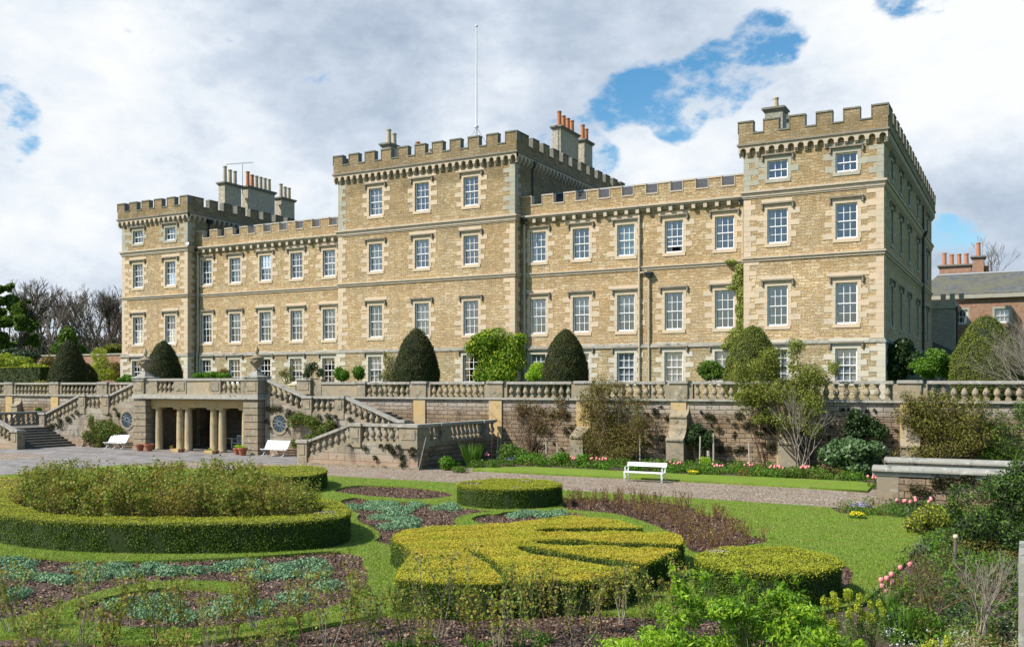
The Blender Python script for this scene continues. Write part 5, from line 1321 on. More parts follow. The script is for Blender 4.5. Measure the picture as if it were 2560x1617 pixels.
# --- against the house and on the terrace
shrub('climbing_shrub', 'big bright green climber covering the corner of the middle tower', 'shrub', (lambda q: breakup(q, 5, .55) + [(b[0], b[1], b[2], b[3] * .7, b[4] * .7, b[5] * .7) for b in q])(px_blobs(59.8, [(1240, 845, 50, 38), (1215, 885, 42, 40), (1270, 880, 38, 42), (1195, 855, 22, 18), (1300, 850, 14, 22), (1250, 925, 55, 40), (1210, 930, 32, 26), (1185, 875, 16, 12)], .9)), 20000, 'vivid_leaf', .16, base=(-35, 60, 3.75), leaf2='lime_leaf', shell=.6)
shrub('shrub', 'bright green low shrub between climber and yew before the right wing', 'shrub', px_blobs(58.5, [(1345, 925, 20, 20), (1330, 940, 16, 14), (1358, 938, 10, 12)], .6), 3500, 'bright_leaf', .12)
shrub('golden_ivy', 'yellow green variegated ivy climbing beside the right tower corner', 'ivy', px_blobs(61.75, [(1850, 672, 12, 14), (1845, 700, 15, 18), (1852, 735, 12, 22), (1850, 775, 12, 22), (1852, 810, 12, 20), (1842, 835, 20, 18), (1828, 855, 16, 14), (1826, 655, 14, 6), (1832, 718, 16, 5), (1812, 866, 10, 8)], .16), 9000, 'golden_ivy', .13, base=(-16.7, 61.8, 3.75), stems=4, shell=.3)
shrub('shrub', 'small leafy shrub left of the half hidden yew, behind the balustrade', 'shrub', px_blobs(57.5, [(1775, 915, 26, 15), (1760, 925, 18, 12), (1795, 930, 16, 18), (1775, 940, 24, 10)], .6), 4200, 'mid_leaf', .12, twigs=40, bark='pale_twig')
shrub('shrub', 'dark evergreen shrub in the corner beside the shaded tower flank', 'shrub', px_blobs(63, [(2255, 885, 30, 34), (2240, 925, 26, 26), (2285, 905, 24, 30), (2262, 860, 18, 14)], 1.5), 8000, 'dark_leaf', .18)
shrub('shrub', 'bright green spreading shrub between dark evergreen and large yew', 'shrub', breakup(px_blobs(60, [(2330, 915, 40, 26), (2300, 930, 32, 20), (2365, 905, 28, 30), (2380, 930, 24, 22), (2340, 890, 24, 16)], 1.2), 5, .55), 11000, 'mid_leaf', .15, leaf2='vivid_leaf')
shrub('bush', 'left one of two small round green bushes at the foot of the middle tower', 'bush', px_blobs(59.6, [(848, 934, 12, 18), (862, 938, 10, 14)], .5), 2600, 'vivid_leaf', .12)
shrub('bush', 'right one of two small round green bushes at the foot of the middle tower', 'bush', px_blobs(59.6, [(897, 932, 15, 18)], .5), 2400, 'vivid_leaf', .12)
shrub('climber', 'sparse yellowish climber between window and yew on the middle tower', 'climber', px_blobs(60.5, [(970, 900, 14, 24), (972, 930, 18, 18), (960, 940, 18, 10)], .3), 1300, 'olive_leaf', .11, twigs=60, bark='pale_twig')
shrub('climbing_rose', 'dark leafed climbing rose between the ground floor windows of the left wing', 'climber', px_blobs(60.9, [(772, 925, 14, 16), (785, 915, 12, 12), (800, 932, 12, 12), (765, 938, 10, 10)], .3), 1700, 'dark_leaf', .13, twigs=40)
shrub('climbing_rose', 'thin green climbing rose behind the right stair rail', 'climber', px_blobs(60.9, [(715, 930, 12, 10), (722, 945, 14, 14), (705, 935, 8, 10), (730, 922, 8, 7)], .3), 900, 'olive_leaf', .12, twigs=40)
shrub('shrub', 'low green shrub showing above the portico parapet', 'shrub', px_blobs(57, [(500, 939, 18, 8), (530, 937, 22, 9), (560, 940, 18, 8)], .6), 3600, 'vivid_leaf', .12)
shrub('shrub', 'small bronze shrub beside the portico parapet greenery', 'shrub', px_blobs(58, [(560, 930, 14, 9), (546, 934, 10, 6)], .4), 800, 'bronze_leaf', .12)
shrub('bush', 'small green bush at the foot of the left tower', 'bush', px_blobs(58, [(318, 945, 13, 10), (305, 950, 10, 7), (332, 948, 10, 8)], .6), 1500, 'vivid_leaf', .14)
# --- on the terrace far left
gw = thing('garden_wall', 'rough pinkish garden wall running left from the left tower', 'wall', (-90, 70, 3.75))
MB().box(-128, -74.5, 70, 70.5, 3.7, 7.85).build('wall', 'pink_rubble', gw); MB().box(-128, -74.5, 69.9, 70.6, 7.85, 8.0).build('coping', 'dressed_grey', gw)
def boxhedge(name, lab, x0, x1, y0, y1, z0, z1, nt_, ns, size, top, side): return hedge(name, lab, [(x0, y0), (x1, y0), (x1, y1), (x0, y1)], [], z0, z1, nt_, ns, size=size, top=top, side=side)
qa, qb = at_y(-60, 918, 60), at_y(100, 918, 60)
boxhedge('clipped_hedge', 'dark clipped hedge with a lime top at the far left of the terrace', qa[0], qb[0], 60, 62, 3.75, qa[2], 5000, 9000, .16, 'box_lime', 'yew_leaf')
shrub('shrub', 'lime green loose shrub above the dark clipped hedge', 'shrub', px_blobs(64, [(10, 900, 30, 18), (50, 905, 24, 14), (85, 918, 20, 10), (-30, 900, 30, 20)], 1.5), 7000, 'lime_leaf', .2, leaf2='mid_leaf')
shrub('shrub', 'dark green shrub mass before the distant garden wall', 'shrub', px_blobs(68, [(40, 884, 34, 14), (70, 892, 22, 14), (0, 885, 30, 12)], 1.5), 5000, 'dark_leaf', .22)
shrub('shrub', 'pale yellow green shrub between the cone yews and the left tower', 'shrub', px_blobs(63, [(255, 915, 18, 24), (248, 890, 7, 22), (262, 935, 26, 18), (240, 930, 12, 18)], 1.0), 6500, 'lime_leaf', .14, twigs=50, bark='pale_twig', leaf2='golden_ivy')
shrub('shrub', 'russet brown shrub at the foot of the garden wall by the left tower', 'shrub', px_blobs(66, [(288, 925, 14, 22), (296, 940, 14, 14)], .8), 2600, 'bronze_leaf', .16)
shrub('shrub', 'russet shrub left of the cone yew before the garden wall', 'shrub', px_blobs(68, [(122, 905, 18, 16), (112, 915, 14, 12)], .8), 2400, 'bronze_leaf', .16)

# --- against the retaining wall
def wallshrub(n_, l_, c_, B_, *a, **k):
    k.setdefault('base', (B_[0][0], B_[0][1], GZ)); return shrub(n_, l_, c_, breakup(B_, 6, .58), *a, **k)
wallshrub('wall_shrub', 'large airy yellow green shrub rising over the balustrade before the half hidden yew', 'shrub',
          px_blobs(50.3, [(1880, 950, 40, 52), (1925, 900, 30, 26), (1965, 905, 50, 42), (2035, 930, 42, 40), (1900, 1000, 46, 36), (1970, 980, 56, 50), (2030, 1000, 44, 48), (1960, 1050, 50, 28), (2020, 1060, 32, 26), (1860, 990, 24, 30), (2085, 925, 16, 18), (1995, 870, 34, 22), (1850, 935, 20, 30), (1905, 1040, 26, 20)], 1.0),
          22000, 'cornelian_leaf', .105, base=(-9.9, 50.3, GZ), stems=16, twigs=420, leaf2='olive_leaf', shell=.15, r=.045)
wallshrub('wall_shrub', 'brownish sparse shrub growing up to the balustrade behind the white scroll bench', 'shrub',
          px_blobs(50.3, [(1520, 1010, 62, 60), (1510, 960, 44, 26), (1560, 1060, 66, 62), (1500, 1080, 56, 56), (1545, 1120, 60, 40), (1600, 1040, 26, 44), (1470, 1020, 22, 40), (1500, 1150, 50, 30)], .9),
          16000, 'bronze_leaf', .09, base=(-20.4, 50.2, GZ), stems=18, twigs=900, leaf2='olive_leaf', bark='brown_twig', shell=.1, r=.05)
wallshrub('wall_shrub', 'dense olive brown shrub against the wall above the farther low wall', 'shrub',
          px_blobs(50.2, [(2340, 1010, 66, 44), (2300, 1060, 56, 60), (2370, 1070, 76, 56), (2330, 1120, 80, 44), (2420, 1030, 36, 44), (2290, 1000, 30, 30), (2400, 1110, 60, 40)], .9),
          15000, 'olive_leaf', .10, base=(-3.2, 50.2, GZ), stems=14, twigs=600, leaf2='bronze_leaf', shell=.15)
wallshrub('wall_shrub', 'thin tangled climber on the wall at the right edge', 'shrub',
          px_blobs(50.6, [(2510, 1080, 50, 60), (2470, 1120, 36, 50), (2550, 1040, 30, 40), (2520, 1150, 50, 30)], .4), 5200, 'mid_leaf', .10, twigs=260, base=(1, 50.6, GZ))
wallshrub('viburnum', 'rounded evergreen bush with pale leathery leaves at the wall foot', 'bush',
          px_blobs(49.0, [(2140, 1130, 56, 34), (2110, 1150, 44, 40), (2175, 1150, 44, 40), (2145, 1170, 60, 34), (2130, 1110, 34, 20)], 1.1), 7000, 'viburnum_leaf', .22, aspect=.5, shell=.6, base=(-7.9, 49, GZ), leaf2=None, tilt=.6, droop=.3)
wallshrub('wall_shrub', 'dark climbing evergreen on the wall behind the viburnum', 'shrub', px_blobs(50.8, [(2160, 1060, 30, 30), (2130, 1080, 30, 22), (2195, 1085, 26, 26), (2140, 1040, 16, 18)], .4), 4200, 'dark_leaf', .16, base=(-7.6, 50.9, GZ))
wallshrub('wall_shrub', 'small dark evergreen trained on stakes between the two buttresses', 'shrub', px_blobs(50.6, [(1742, 1080, 26, 24), (1755, 1100, 28, 22), (1730, 1095, 16, 20)], .45), 3300, 'dark_leaf', .14, base=(-15.9, 50.7, GZ), stems=8)
wallshrub('wall_shrub', 'young green shrub on the stair wall right of the right round window', 'shrub', px_blobs(46.5, [(745, 1045, 26, 16), (770, 1055, 30, 20), (800, 1075, 28, 22), (780, 1090, 26, 16), (730, 1058, 16, 12), (740, 1108, 14, 12), (820, 1068, 16, 14)], .35), 6000, 'mid_leaf', .11, base=(-40.6, 46.6, GZ), stems=9, twigs=120, leaf2='bronze_leaf', r=.025)
wallshrub('wall_shrub', 'green bushy shrub on the stair wall left of the left round window', 'shrub', px_blobs(46.5, [(232, 1058, 18, 22), (225, 1085, 22, 22), (262, 1062, 18, 18), (280, 1075, 26, 18), (255, 1090, 30, 20), (245, 1110, 12, 12)], .35), 6000, 'mid_leaf', .12, base=(-61, 46.6, GZ), stems=8, leaf2='bronze_leaf')
wallshrub('wall_shrub', 'small green fern like bush on the low wall beside the far left steps', 'bush', px_blobs(50.9, [(98, 1024, 10, 8)], .3), 500, 'vivid_leaf', .14)
wallshrub('wall_creeper', 'thin bare creeper spreading over the wall right of the right staircase', 'climber', px_blobs(51.1, [(1340, 1030, 50, 34), (1400, 1020, 30, 30), (1300, 1025, 26, 24), (1345, 1070, 30, 24)], .12), 1500, 'bronze_leaf', .10, twigs=300, base=(-26.4, 51.1, GZ), stems=14, bark='brown_twig', shell=0)

# bare branching shrubs
def bare(name, lab, cat, base, h, depth, r, mat='pale_twig', seed=1, n=1, spread=.45, lean=(0, 0), nb=(2, 3), shrink=.75, up=.15, group=None, bend=.12):
    t = thing(name, lab, cat, base, group=group); S = []; rd = random.Random(seed)
    for i in range(n):
        d = Vector((rd.gauss(lean[0], .22 if n > 1 else .05), rd.gauss(lean[1], .2 if n > 1 else .05), 1)); grow((base[0] + rd.gauss(0, .06 * (n > 1)), base[1] + rd.gauss(0, .05 * (n > 1)), base[2]), d, h * .32, r, depth, S, rd, spread, up, nb, shrink=shrink, bend=bend)
    segs_mesh('branches', S, mat, t, k=4); return t
bare('bare_shrub', 'pale leafless many stemmed shrub left of the viburnum', 'shrub', (-10.2, 49.6, GZ), 4.4, 4, .035, n=6, seed=5, spread=.38)
for k, (x, y, dd, ln, sd_) in enumerate([(2640, 1010, 47, (-1.3, -.2), 8), (2620, 960, 48, (-1.1, .1), 9)]):
    q = at_d(x, y, dd)
    bare('bare_shrub', ['leafless pale branches reaching in from the right edge before the balustrade', 'upper leafless pale branches at the right edge before the large yew'][k], 'shrub', (q[0] + .6, q[1], 3.3 if k else 2.6), 5.0 if k == 0 else 4.6, 5, .035, n=5, seed=sd_, lean=(-.9, -.1), spread=.42, shrink=.78)
bare('trained_shrub', 'bare shrub branches fanned on the wall between the buttresses', 'shrub', (-12.4, 51.0, GZ), 4.0, 4, .035, mat='brown_twig', n=3, seed=12, lean=(-.25, 0))
bare('trained_shrub', 'thin brown stems fanned on the wall beside the staircase end', 'shrub', (-27.0, 51.0, GZ), 3.6, 4, .022, mat='brown_twig', n=5, seed=14, lean=(.1, 0))
# stakes
for (x, yt, yb, l) in ((1367, 1107, 1155, 'left of two pale stakes on the wall right of the staircase'), (1395, 1107, 1148, 'right of two pale stakes on the wall right of the staircase'), (1227, 1085, 1160, 'tall stake at the shaded end wall of the staircase'),
                       (1242, 1080, 1150, 'second tall stake at the shaded end wall of the staircase'), (1600, 1087, 1140, 'leaning stake right of the brownish wall shrub'), (1875, 1106, 1168, 'forked stake in the border between two buttresses'),
                       (1749, 1090, 1170, 'leaning stake under the small trained evergreen'), (1784, 1083, 1160, 'upright stake right of the small trained evergreen'), (1773, 1126, 1150, 'short thick post right of the trained evergreen')):
    c = at_y(x, yb, 50.2); c2 = at_y(x - random.uniform(-3, 4), yt, 50.2)
    t = thing('garden_stake', l, 'stake', (c[0], 50.2, GZ)); MB().tube([(c[0], 50.2, GZ), (c2[0], 50.25, c2[2])], .045 if 'thick' not in l else .08, 6).build('post', 'stake', t)
q = at_y(1051, 1094, 41.8); t = thing('garden_cane', 'thin bamboo cane leaning on the staircase corner', 'cane', (-28.4, 42.1, GZ)); MB().tube([(-28.35, 42.0, GZ), (-28.0, 42.2, 1.85)], .018, 5).build('cane', 'stake', t)

# tufts rooted in the walls
tuft = []
def tufts_on(Y, pts, s=.16):
    for x, y in pts:
        c = at_y(x, y, Y); r_ = s * random.uniform(.6, 1.4); tuft.append((c[0], Y - .06, c[2], r_ * 1.2, .10, r_))
r1 = lambda ox, oy, sc, pts: [(ox + x / sc, oy + y / sc) for x, y in pts]
tufts_on(51.25, r1(1280, 920, 4.752, [(120, 550), (350, 505), (470, 560), (560, 530), (640, 560), (700, 700), (645, 755), (440, 765), (300, 905), (255, 950), (390, 935), (590, 955), (1700, 520), (1640, 805), (1560, 880), (1620, 890), (1830, 985), (1850, 590), (1780, 840)]))
tufts_on(51.25, r1(1680, 800, 3.456, [(350, 845), (310, 825), (540, 895), (580, 820), (640, 910), (690, 890), (795, 930), (840, 945), (880, 950), (790, 1070), (600, 1110), (550, 1130), (490, 1105), (420, 1120), (720, 960), (400, 940), (760, 980), (860, 1100)]), .2)
tufts_on(42.24, r1(640, 920, 5.85, [(1380, 1130), (1590, 1165), (1830, 1140), (1930, 1150), (2010, 1230), (1750, 1310)]), .14); tufts_on(42.24, r1(960, 920, 5.433, [(70, 1060), (200, 1070), (390, 1130), (390, 1190), (240, 1200), (270, 1290), (120, 1120), (240, 1320)]), .2)
tufts_on(46.84, r1(640, 920, 5.85, [(200, 600), (270, 590), (350, 590), (480, 620), (560, 660), (480, 690), (640, 700), (210, 880), (170, 780), (930, 700), (1060, 710), (1160, 705), (1380, 750), (1160, 820), (460, 900)]), .2)
tufts_on(46.84, r1(0, 920, 5.85, [(1680, 600), (1600, 680), (1730, 680), (1060, 690), (1000, 740), (880, 770), (880, 850), (760, 840), (820, 830), (710, 860), (1130, 650)]), .2)
tufts_on(37.24, r1(2120, 820, 3.62, [(830, 1370), (800, 1400), (1060, 1360), (1110, 1370), (930, 1390), (830, 1420), (620, 1460), (700, 1480)]), .2)
for i in range(70):
    x = random.uniform(-27, 3); tuft.append((x, 51.24, random.uniform(.9, 3.4), .09, .06, .10))
P, D = blob_points(tuft, 12000, .2); tag(leaves('wall_tufts', P, D, .09, 'tuft_leaf', None, tilt=1.0), 'small dark tufts of wall plants rooted in the masonry joints', 'wall plants', kind='stuff')

# ==================================================================== TREES IN THE DISTANCE
def dblobs(d, pts, depth=None):
    o = []
    for x, y, hw, hh in pts:
        c = at_d(x, y, d + (depth or 0) * random.uniform(-1, 1)); o.append((c[0], c[1], c[2], hw * d / FPX, hw * d / FPX, hh * d / FPX))
    return o
def tree(lab, px, ytop, d, seed, depth=6, spread=.42, group='bare trees beyond the garden wall', mat='grey_bark', r=.32, leaf=None, up=.2, twig=1.0):
    b = at_d(px, HOR, d); zt = ZC + (HOR - ytop) / FPX * d; h = zt - 3.5
    t = thing('bare_tree', lab, 'tree', (b[0], b[1], 3.5), group=group); rd = random.Random(seed); S = []; tips = []
    grow((b[0], b[1], 3.5), (rd.gauss(0, .05), rd.gauss(0, .05), 1), h * .34, r, depth, S, rd, spread, up, (2, 3), tips, .74, .09, 3, .66)
    S = np.array(S); top = S[:, 5].max(); k = h / (top - 3.5)      # scale so the crown ends at the height seen
    for c in (0, 3): S[:, c] = b[0] + (S[:, c] - b[0]) * k; S[:, c + 1] = b[1] + (S[:, c + 1] - b[1]) * k; S[:, c + 2] = 3.5 + (S[:, c + 2] - 3.5) * k
    S[:, 6:8] = np.maximum(S[:, 6:8], .016 * twig)
    big = S[:, 6] > r * .45
    segs_mesh('trunk', S[big], mat, t, k=6); segs_mesh('crown', S[~big], mat, t, k=3)
    if leaf:
        T = np.array(tips); T = np.array([b[0], b[1], 3.5]) + (T - [b[0], b[1], 3.5]) * k; T = np.repeat(T, 5, 0) + rng.normal(size=(len(T) * 5, 3)) * .35
        leaves('leaves', T, rng.normal(size=T.shape), .3, leaf, t)
    return t
TL = [(38, 735, 150, 'bare tree rising behind the green tree at the far left'), (66, 722, 165, 'bare tree with two upright leaders left of the tall fine crowned tree'), (118, 698, 150, 'tallest bare tree with a wide fine crown against the sky'),
      (96, 712, 172, 'slender bare tree close left of the tallest bare tree'), (158, 735, 160, 'bare tree directly right of the tallest bare tree'), (188, 722, 150, 'bare tree above the tip of the dark cone yew'),
      (214, 727, 168, 'bare tree in the gap right of the cone yew tip'), (238, 715, 150, 'brown bare tree with upright branches left of the darkest clump'), (262, 720, 160, 'bare tree in the dense clump near the left tower'),
      (285, 716, 150, 'bare tree nearest the left tower'), (305, 722, 170, 'bare tree partly hidden behind the left tower'), (140, 760, 140, 'smaller bare tree in front of the tallest one'), (250, 770, 135, 'low spreading bare tree above the garden wall')]
for i, (px, yt, d, lab) in enumerate(TL):
    tree(lab, px, yt, d, 40 + i * 7, depth=7 if i in (2, 5, 7, 8, 9) else 6, mat='grey_bark' if i % 3 else 'bark', spread=.36 if i != 2 else .45, twig=1.15)
tree('bare tree with fine twigs behind the chimneys of the pink outbuilding', 2385, 597, 125, 99, depth=7, mat='grey_bark', r=.25, group=None, spread=.5)
gt_ = thing('green_tree', 'leafy dark green tree cut off by the left edge', 'tree', (*at_d(15, 900, 125)[:2], 3.5)); 
S = []; rd = random.Random(4); b = at_d(15, 900, 125); grow((b[0], b[1], 3.5), (.1, 0, 1), 5, .4, 5, S, rd, .6, .15); segs_mesh('trunk', S, 'bark', gt_, k=5)
P, D = blob_points(breakup(dblobs(125, [(0, 735, 26, 22), (30, 760, 26, 18), (-20, 770, 30, 26), (55, 770, 22, 24), (10, 800, 34, 20), (60, 808, 26, 18), (78, 850, 20, 16), (30, 860, 30, 14), (-20, 850, 30, 26), (45, 780, 22, 20), (82, 795, 10, 16), (85, 820, 12, 16), (22, 722, 14, 10), (68, 752, 12, 10)], 2), 5, .5), 24000, .2)
leaves('crown', P, D, .46, 'tree_leaf', gt_, tilt=.8)
for k, (pts, lab, n_, lf) in enumerate([([(170, 850, 22, 30), (160, 875, 30, 20), (190, 880, 26, 18)], 'ivy green tree behind the cone yew and the garden wall', 3500, 'tree_leaf'),
                             ([(285, 875, 24, 14), (265, 880, 18, 10)], 'olive green bush mass above the garden wall by the tower', 2500, 'olive_leaf')]):
    B = dblobs(115, pts, 1); shrub('green_bush', lab, 'bush', B, n_, lf, .55, base=(B[0][0], B[0][1], 3.6), stems=4, r=.15)
B = []
for i in range(60):
    px = -120 + i * 8; c = at_d(px, random.uniform(868, 900), 185); B.append((c[0], c[1], c[2], 4, 4, random.uniform(1.8, 3.2)))
P, D = blob_points(B, 12000, .5); tag(leaves('far_wood', P, D, .9, 'wood_leaf', None), 'dim brown undergrowth of the wood beyond the garden wall', 'wood', kind='stuff') if 'wood_leaf' in MT else None

# ==================================================================== ROSES AND BEDS
def in_poly(x, y, P):
    c = False; n = len(P)
    for i in range(n):
        x0, y0 = P[i]; x1, y1 = P[i - 1]
        if (y0 > y) != (y1 > y) and x < (x1 - x0) * (y - y0) / (y1 - y0) + x0: c = not c
    return c
def scatter_in(P, gap, n, rnd, tries=6000):
    xs = [p[0] for p in P]; ys = [p[1] for p in P]; o = []
    for _ in range(tries):
        if len(o) >= n: break
        x, y = rnd.uniform(min(xs), max(xs)), rnd.uniform(min(ys), max(ys))
        if in_poly(x, y, P) and all((x - a) ** 2 + (y - b) ** 2 > gap * gap for a, b in o): o.append((x, y))
    return o
def bush_proto(name, lab, cat, group, h, ns, leafn, leaf, stem, seed, leafsize=.06, lean=.22, depth=2, low=.35, r=.011, leaf2=None):
    t = thing(name, lab, cat, (0, 0, 0), group=group); rd = random.Random(seed); S = []; tips = []
    for i in range(ns):
        grow((rd.gauss(0, .05), rd.gauss(0, .05), 0), (rd.gauss(0, lean), rd.gauss(0, lean), 1), h * .5, r, depth, S, rd, .5, .45, (1, 2), tips, .62, .08, 4, .7)
    A = np.array(S); k = h / A[:, 5].max(); A[:, :6] *= k
    o = segs_mesh('stems', A, stem, None, k=4); o.parent = t
    if leafn:
        w_ = A[A[:, 5] > h * low]; idx = rng.integers(0, len(w_), leafn); f = rng.random(leafn)[:, None]
        P = w_[idx, :3] * (1 - f) + w_[idx, 3:6] * f + rng.normal(size=(leafn, 3)) * h * .035
        m_ = leafn if not leaf2 else int(leafn * .82)
        o = leaves('leaves', P[:m_], rng.normal(size=(m_, 3)) + [0, 0, .8], leafsize, leaf, None, aspect=.6); o.parent = t
        if leaf2: o = leaves('young_leaves', P[m_:], rng.normal(size=(leafn - m_, 3)) + [0, 0, .8], leafsize, leaf2, None, aspect=.6); o.parent = t
    return t
def spread_copies(protos, pts, z, rnd, smin=.85, smax=1.15, labels=None):
    for i, (x, y) in enumerate(pts):
        o = protos[i] if i < len(protos) else copy_tree(protos[i % len(protos)])
        place(o, (x, y, z), rnd.uniform(0, 6.28), rnd.uniform(smin, smax), labels[i] if labels else None)
rr_ = random.Random(21)
ringbed = [(p[0] * .96 + sum(q[0] for q in ring_i) / len(ring_i) * .04, p[1] * .96 + sum(q[1] for q in ring_i) / len(ring_i) * .04) for p in ring_i]
sheet('ring_bed', ring_i, GZ + .078, 'soil')
G1 = 'rose bushes inside the ring hedge'
pr_ = [bush_proto('rose_bush', 'tall leafy rose bush growing inside the ring shaped hedge', 'rose bush', G1, 1.70 + .12 * i, 8, 620, ['rose_leaf', 'rose_leaf', 'rose_red', 'rose_leaf'][i], ['green_stem', 'brown_twig'][i % 2], 100 + i, .085, .2, 3, .38, leaf2=['rose_red', 'mid_leaf', 'rose_leaf', 'mid_leaf'][i]) for i in range(4)]
spread_copies(pr_, scatter_in(ringbed, .55, 125, rr_), GZ + .07, rr_, .72, 1.06)
# weeds at the feet
# brown bare roses of the right hand bed
G2 = 'bare brown pruned bushes in the bed by the lawn'
pr_ = [bush_proto('pruned_bush', 'low bare red brown pruned bush in the dark soil bed by the gravel path', 'bush', G2, .42 + .07 * i, 9, 40, 'rose_red', 'red_stem', 130 + i, .05, .33, 2, .5, r=.010) for i in range(3)]
spread_copies(pr_, scatter_in([tuple(p) for p in bedE], .42, 85, rr_), GZ, rr_, .8, 1.25)
# foreground roses: single bushes
G3 = 'straggly rose bushes along the near edge of the garden'
pr_ = [bush_proto('rose_bush', 'x', 'rose bush', G3, 1.15 + .12 * i, 5 + i % 3, 360, 'rose_leaf', ['brown_twig', 'pale_twig', 'green_stem'][i % 3], 160 + i, .065, .3, 3, .3, r=.010, leaf2='rose_red') for i in range(5)]
fg = [(-60, 15.8), (30, 17.2), (120, 15.9), (70, 14.6), (205, 16.6), (270, 15.2), (330, 17.4), (400, 15.8), (470, 16.9), (520, 15.3), (585, 16.3), (640, 17.5), (690, 15.7), (760, 16.7), (820, 15.6), (880, 17.2), (915, 15.9),
      (1010, 16.2), (1060, 15.2), (1100, 17.0), (1180, 16.0), (1245, 15.4), (1300, 16.5), (1370, 17.2), (1440, 16.2), (1500, 17.4), (1555, 18.0), (1620, 17.2), (1690, 18.2), (150, 13.6), (420, 13.4), (650, 13.8)]
where = ['cut by the left edge', 'second from the left edge', 'tall, left of the curled grass band', 'low, in the bottom left corner', 'with rusty tips before the blue green plants', 'before the start of the curled grass band', 'behind the others, inside the curled grass band',
         'tall and leafy before the middle of the soil bed', 'before the blue green mound inside the curled band', 'close to the picture edge below the curled band', 'slender, before the inner soil bed', 'behind, near the tip of the curled band', 'before the right part of the soil bed', 'thin, right of the curled band',
         'with pale stems at the right part of the soil bed', 'behind, at the grass between soil bed and fan hedge', 'with long pale stems left of the fan hedge', 'before the left corner of the fan hedge', 'low, before the left end of the fan hedge', 'touching the left front of the fan hedge', 'before the front slot of the fan hedge',
         'low, below the front slot of the fan hedge', 'before the middle front of the fan hedge', 'close against the front of the fan hedge', 'pale stemmed, before the right front of the fan hedge', 'right of the pale stemmed bush before the fan hedge', 'at the right front corner of the fan hedge', 'left of the bright green shrub', 'between fan hedge and bright green shrub', 'low in the foreground before the left soil bed', 'low in the foreground below the curled band', 'low in the foreground right of the curled band']
labs = ['straggly rose bush ' + q for q in where]
spread_copies(pr_, [at_d(x, 1600, d)[:2] for x, d in fg], GZ, rr_, .72, 1.12, labs)

# blue green ground cover
def gblobs(conv, pts, h=.16):
    o = []
    for x, y, hw, hh in pts:
        (a, b), (a2, b2), (a3, b3) = at_z(*conv(x, y)), at_z(*conv(x + hw, y)), at_z(*conv(x, y - hh)); rw = math.hypot(a2 - a, b2 - b); rd = math.hypot(a3 - a, b3 - b)
        k = max(1, round(rd / rw)) if rd > rw else 1; n_ = max(4, int(rw * rd * 13))
        for i in range(n_):     # scattered little mounds inside the patch
            q = random.random() ** .5; t = random.random() * 6.28; X_, Y_ = q * math.cos(t) * hw * .8, q * math.sin(t) * hh * .8
            c = at_z(*conv(x + X_, y + Y_)); s = random.uniform(.14, .3); o.append((c[0], c[1], GZ + h * .25, s * 1.35, s * 1.35, h * random.uniform(.55, .95)))
    return o
cA = lambda x, y: (x * .4153, 1150 + y * .4153); cC = lambda x, y: (700 + x * .3617, 850 + y * .3617)
B = gblobs(cA, [(80, 640, 120, 50), (200, 690, 130, 45), (60, 800, 90, 50), (330, 735, 120, 30), (470, 645, 110, 24), (560, 700, 110, 28), (700, 665, 110, 28), (820, 690, 90, 28), (950, 665, 90, 28), (1060, 685, 80, 24), (1190, 680, 80, 22), (1400, 655, 90, 32), (1500, 640, 80, 20),
                (1560, 705, 100, 36), (1680, 650, 120, 32), (1700, 695, 110, 28), (1850, 645, 110, 36), (1900, 690, 70, 28), (1970, 765, 30, 14), (740, 890, 80, 28), (950, 855, 80, 28), (1000, 920, 120, 50), (1080, 960, 90, 36), (1300, 925, 50, 22), (1430, 860, 80, 22), (1520, 895, 100, 30), (1790, 842, 70, 30), (880, 930, 80, 36)])
B += gblobs(cC, [(520, 1165, 80, 26), (640, 1155, 100, 33), (760, 1160, 110, 38), (850, 1185, 90, 30), (740, 1225, 90, 33), (800, 1285, 100, 30), (900, 1255, 80, 25), (960, 1145, 60, 12), (1160, 1170, 95, 26), (880, 1300, 80, 20), (1600, 1228, 110, 22), (1750, 1212, 130, 18), (1900, 1208, 120, 14)])
P, D = blob_points(B, 70000, .6); D[:, 2] = np.abs(D[:, 2]); P[:, 2] = np.maximum(P[:, 2], GZ + .01)
tag(leaves('blue_green_plants', P, D, .055, 'glaucous', None, tilt=.6, aspect=.7), 'low blue green foliage plants covering parts of the soil beds', 'ground cover', kind='stuff')
# clods and mulch on the soil
def bits(polys, n, size, mat, name, lab, cat='soil', z=GZ, flat=.8):
    P = []; ar = []
    for poly in polys:
        a = 0
        for i in range(len(poly)): a += poly[i - 1][0] * poly[i][1] - poly[i][0] * poly[i - 1][1]
        ar.append(abs(a) / 2)
    for poly, a in zip(polys, ar):
        xs = [p[0] for p in poly]; ys = [p[1] for p in poly]; m_ = int(n * a / sum(ar)); k = 0; t_ = 0
        while k < m_ and t_ < m_ * 8:
            t_ += 1; x, y = random.uniform(min(xs), max(xs)), random.uniform(min(ys), max(ys))
            if in_poly(x, y, poly): P.append((x, y, z + random.random() * .03)); k += 1
    P = np.array(P); o = leaves(name, P, np.tile([0, 0, 1.], (len(P), 1)), size, mat, None, tilt=flat, aspect=.7); return tag(o, lab, cat, kind='stuff')
leafmat('mulch', [(.05, .026, .016), (.11, .06, .035), (.19, .115, .075), (.34, .24, .17)], .0, .95)
front_bed = [at_d(-100, 1600, 12), at_d(2150, 1600, 12), at_z(2100, 1560), at_z(1700, 1550), at_z(1430, 1540), at_z(1000, 1548), at_z(700, 1592), at_z(500, 1614), at_z(250, 1614), at_z(-100, 1610)]
front_bed = [(p[0], p[1]) for p in front_bed]
bits([[tuple(q) for q in b_] for b_ in (bedA, bedC, bedC2, bedD, bedE, bedF)] + [front_bed], 52000, .06, 'mulch', 'soil_crumbs', 'loose crumbs and mulch lying on the soil beds')
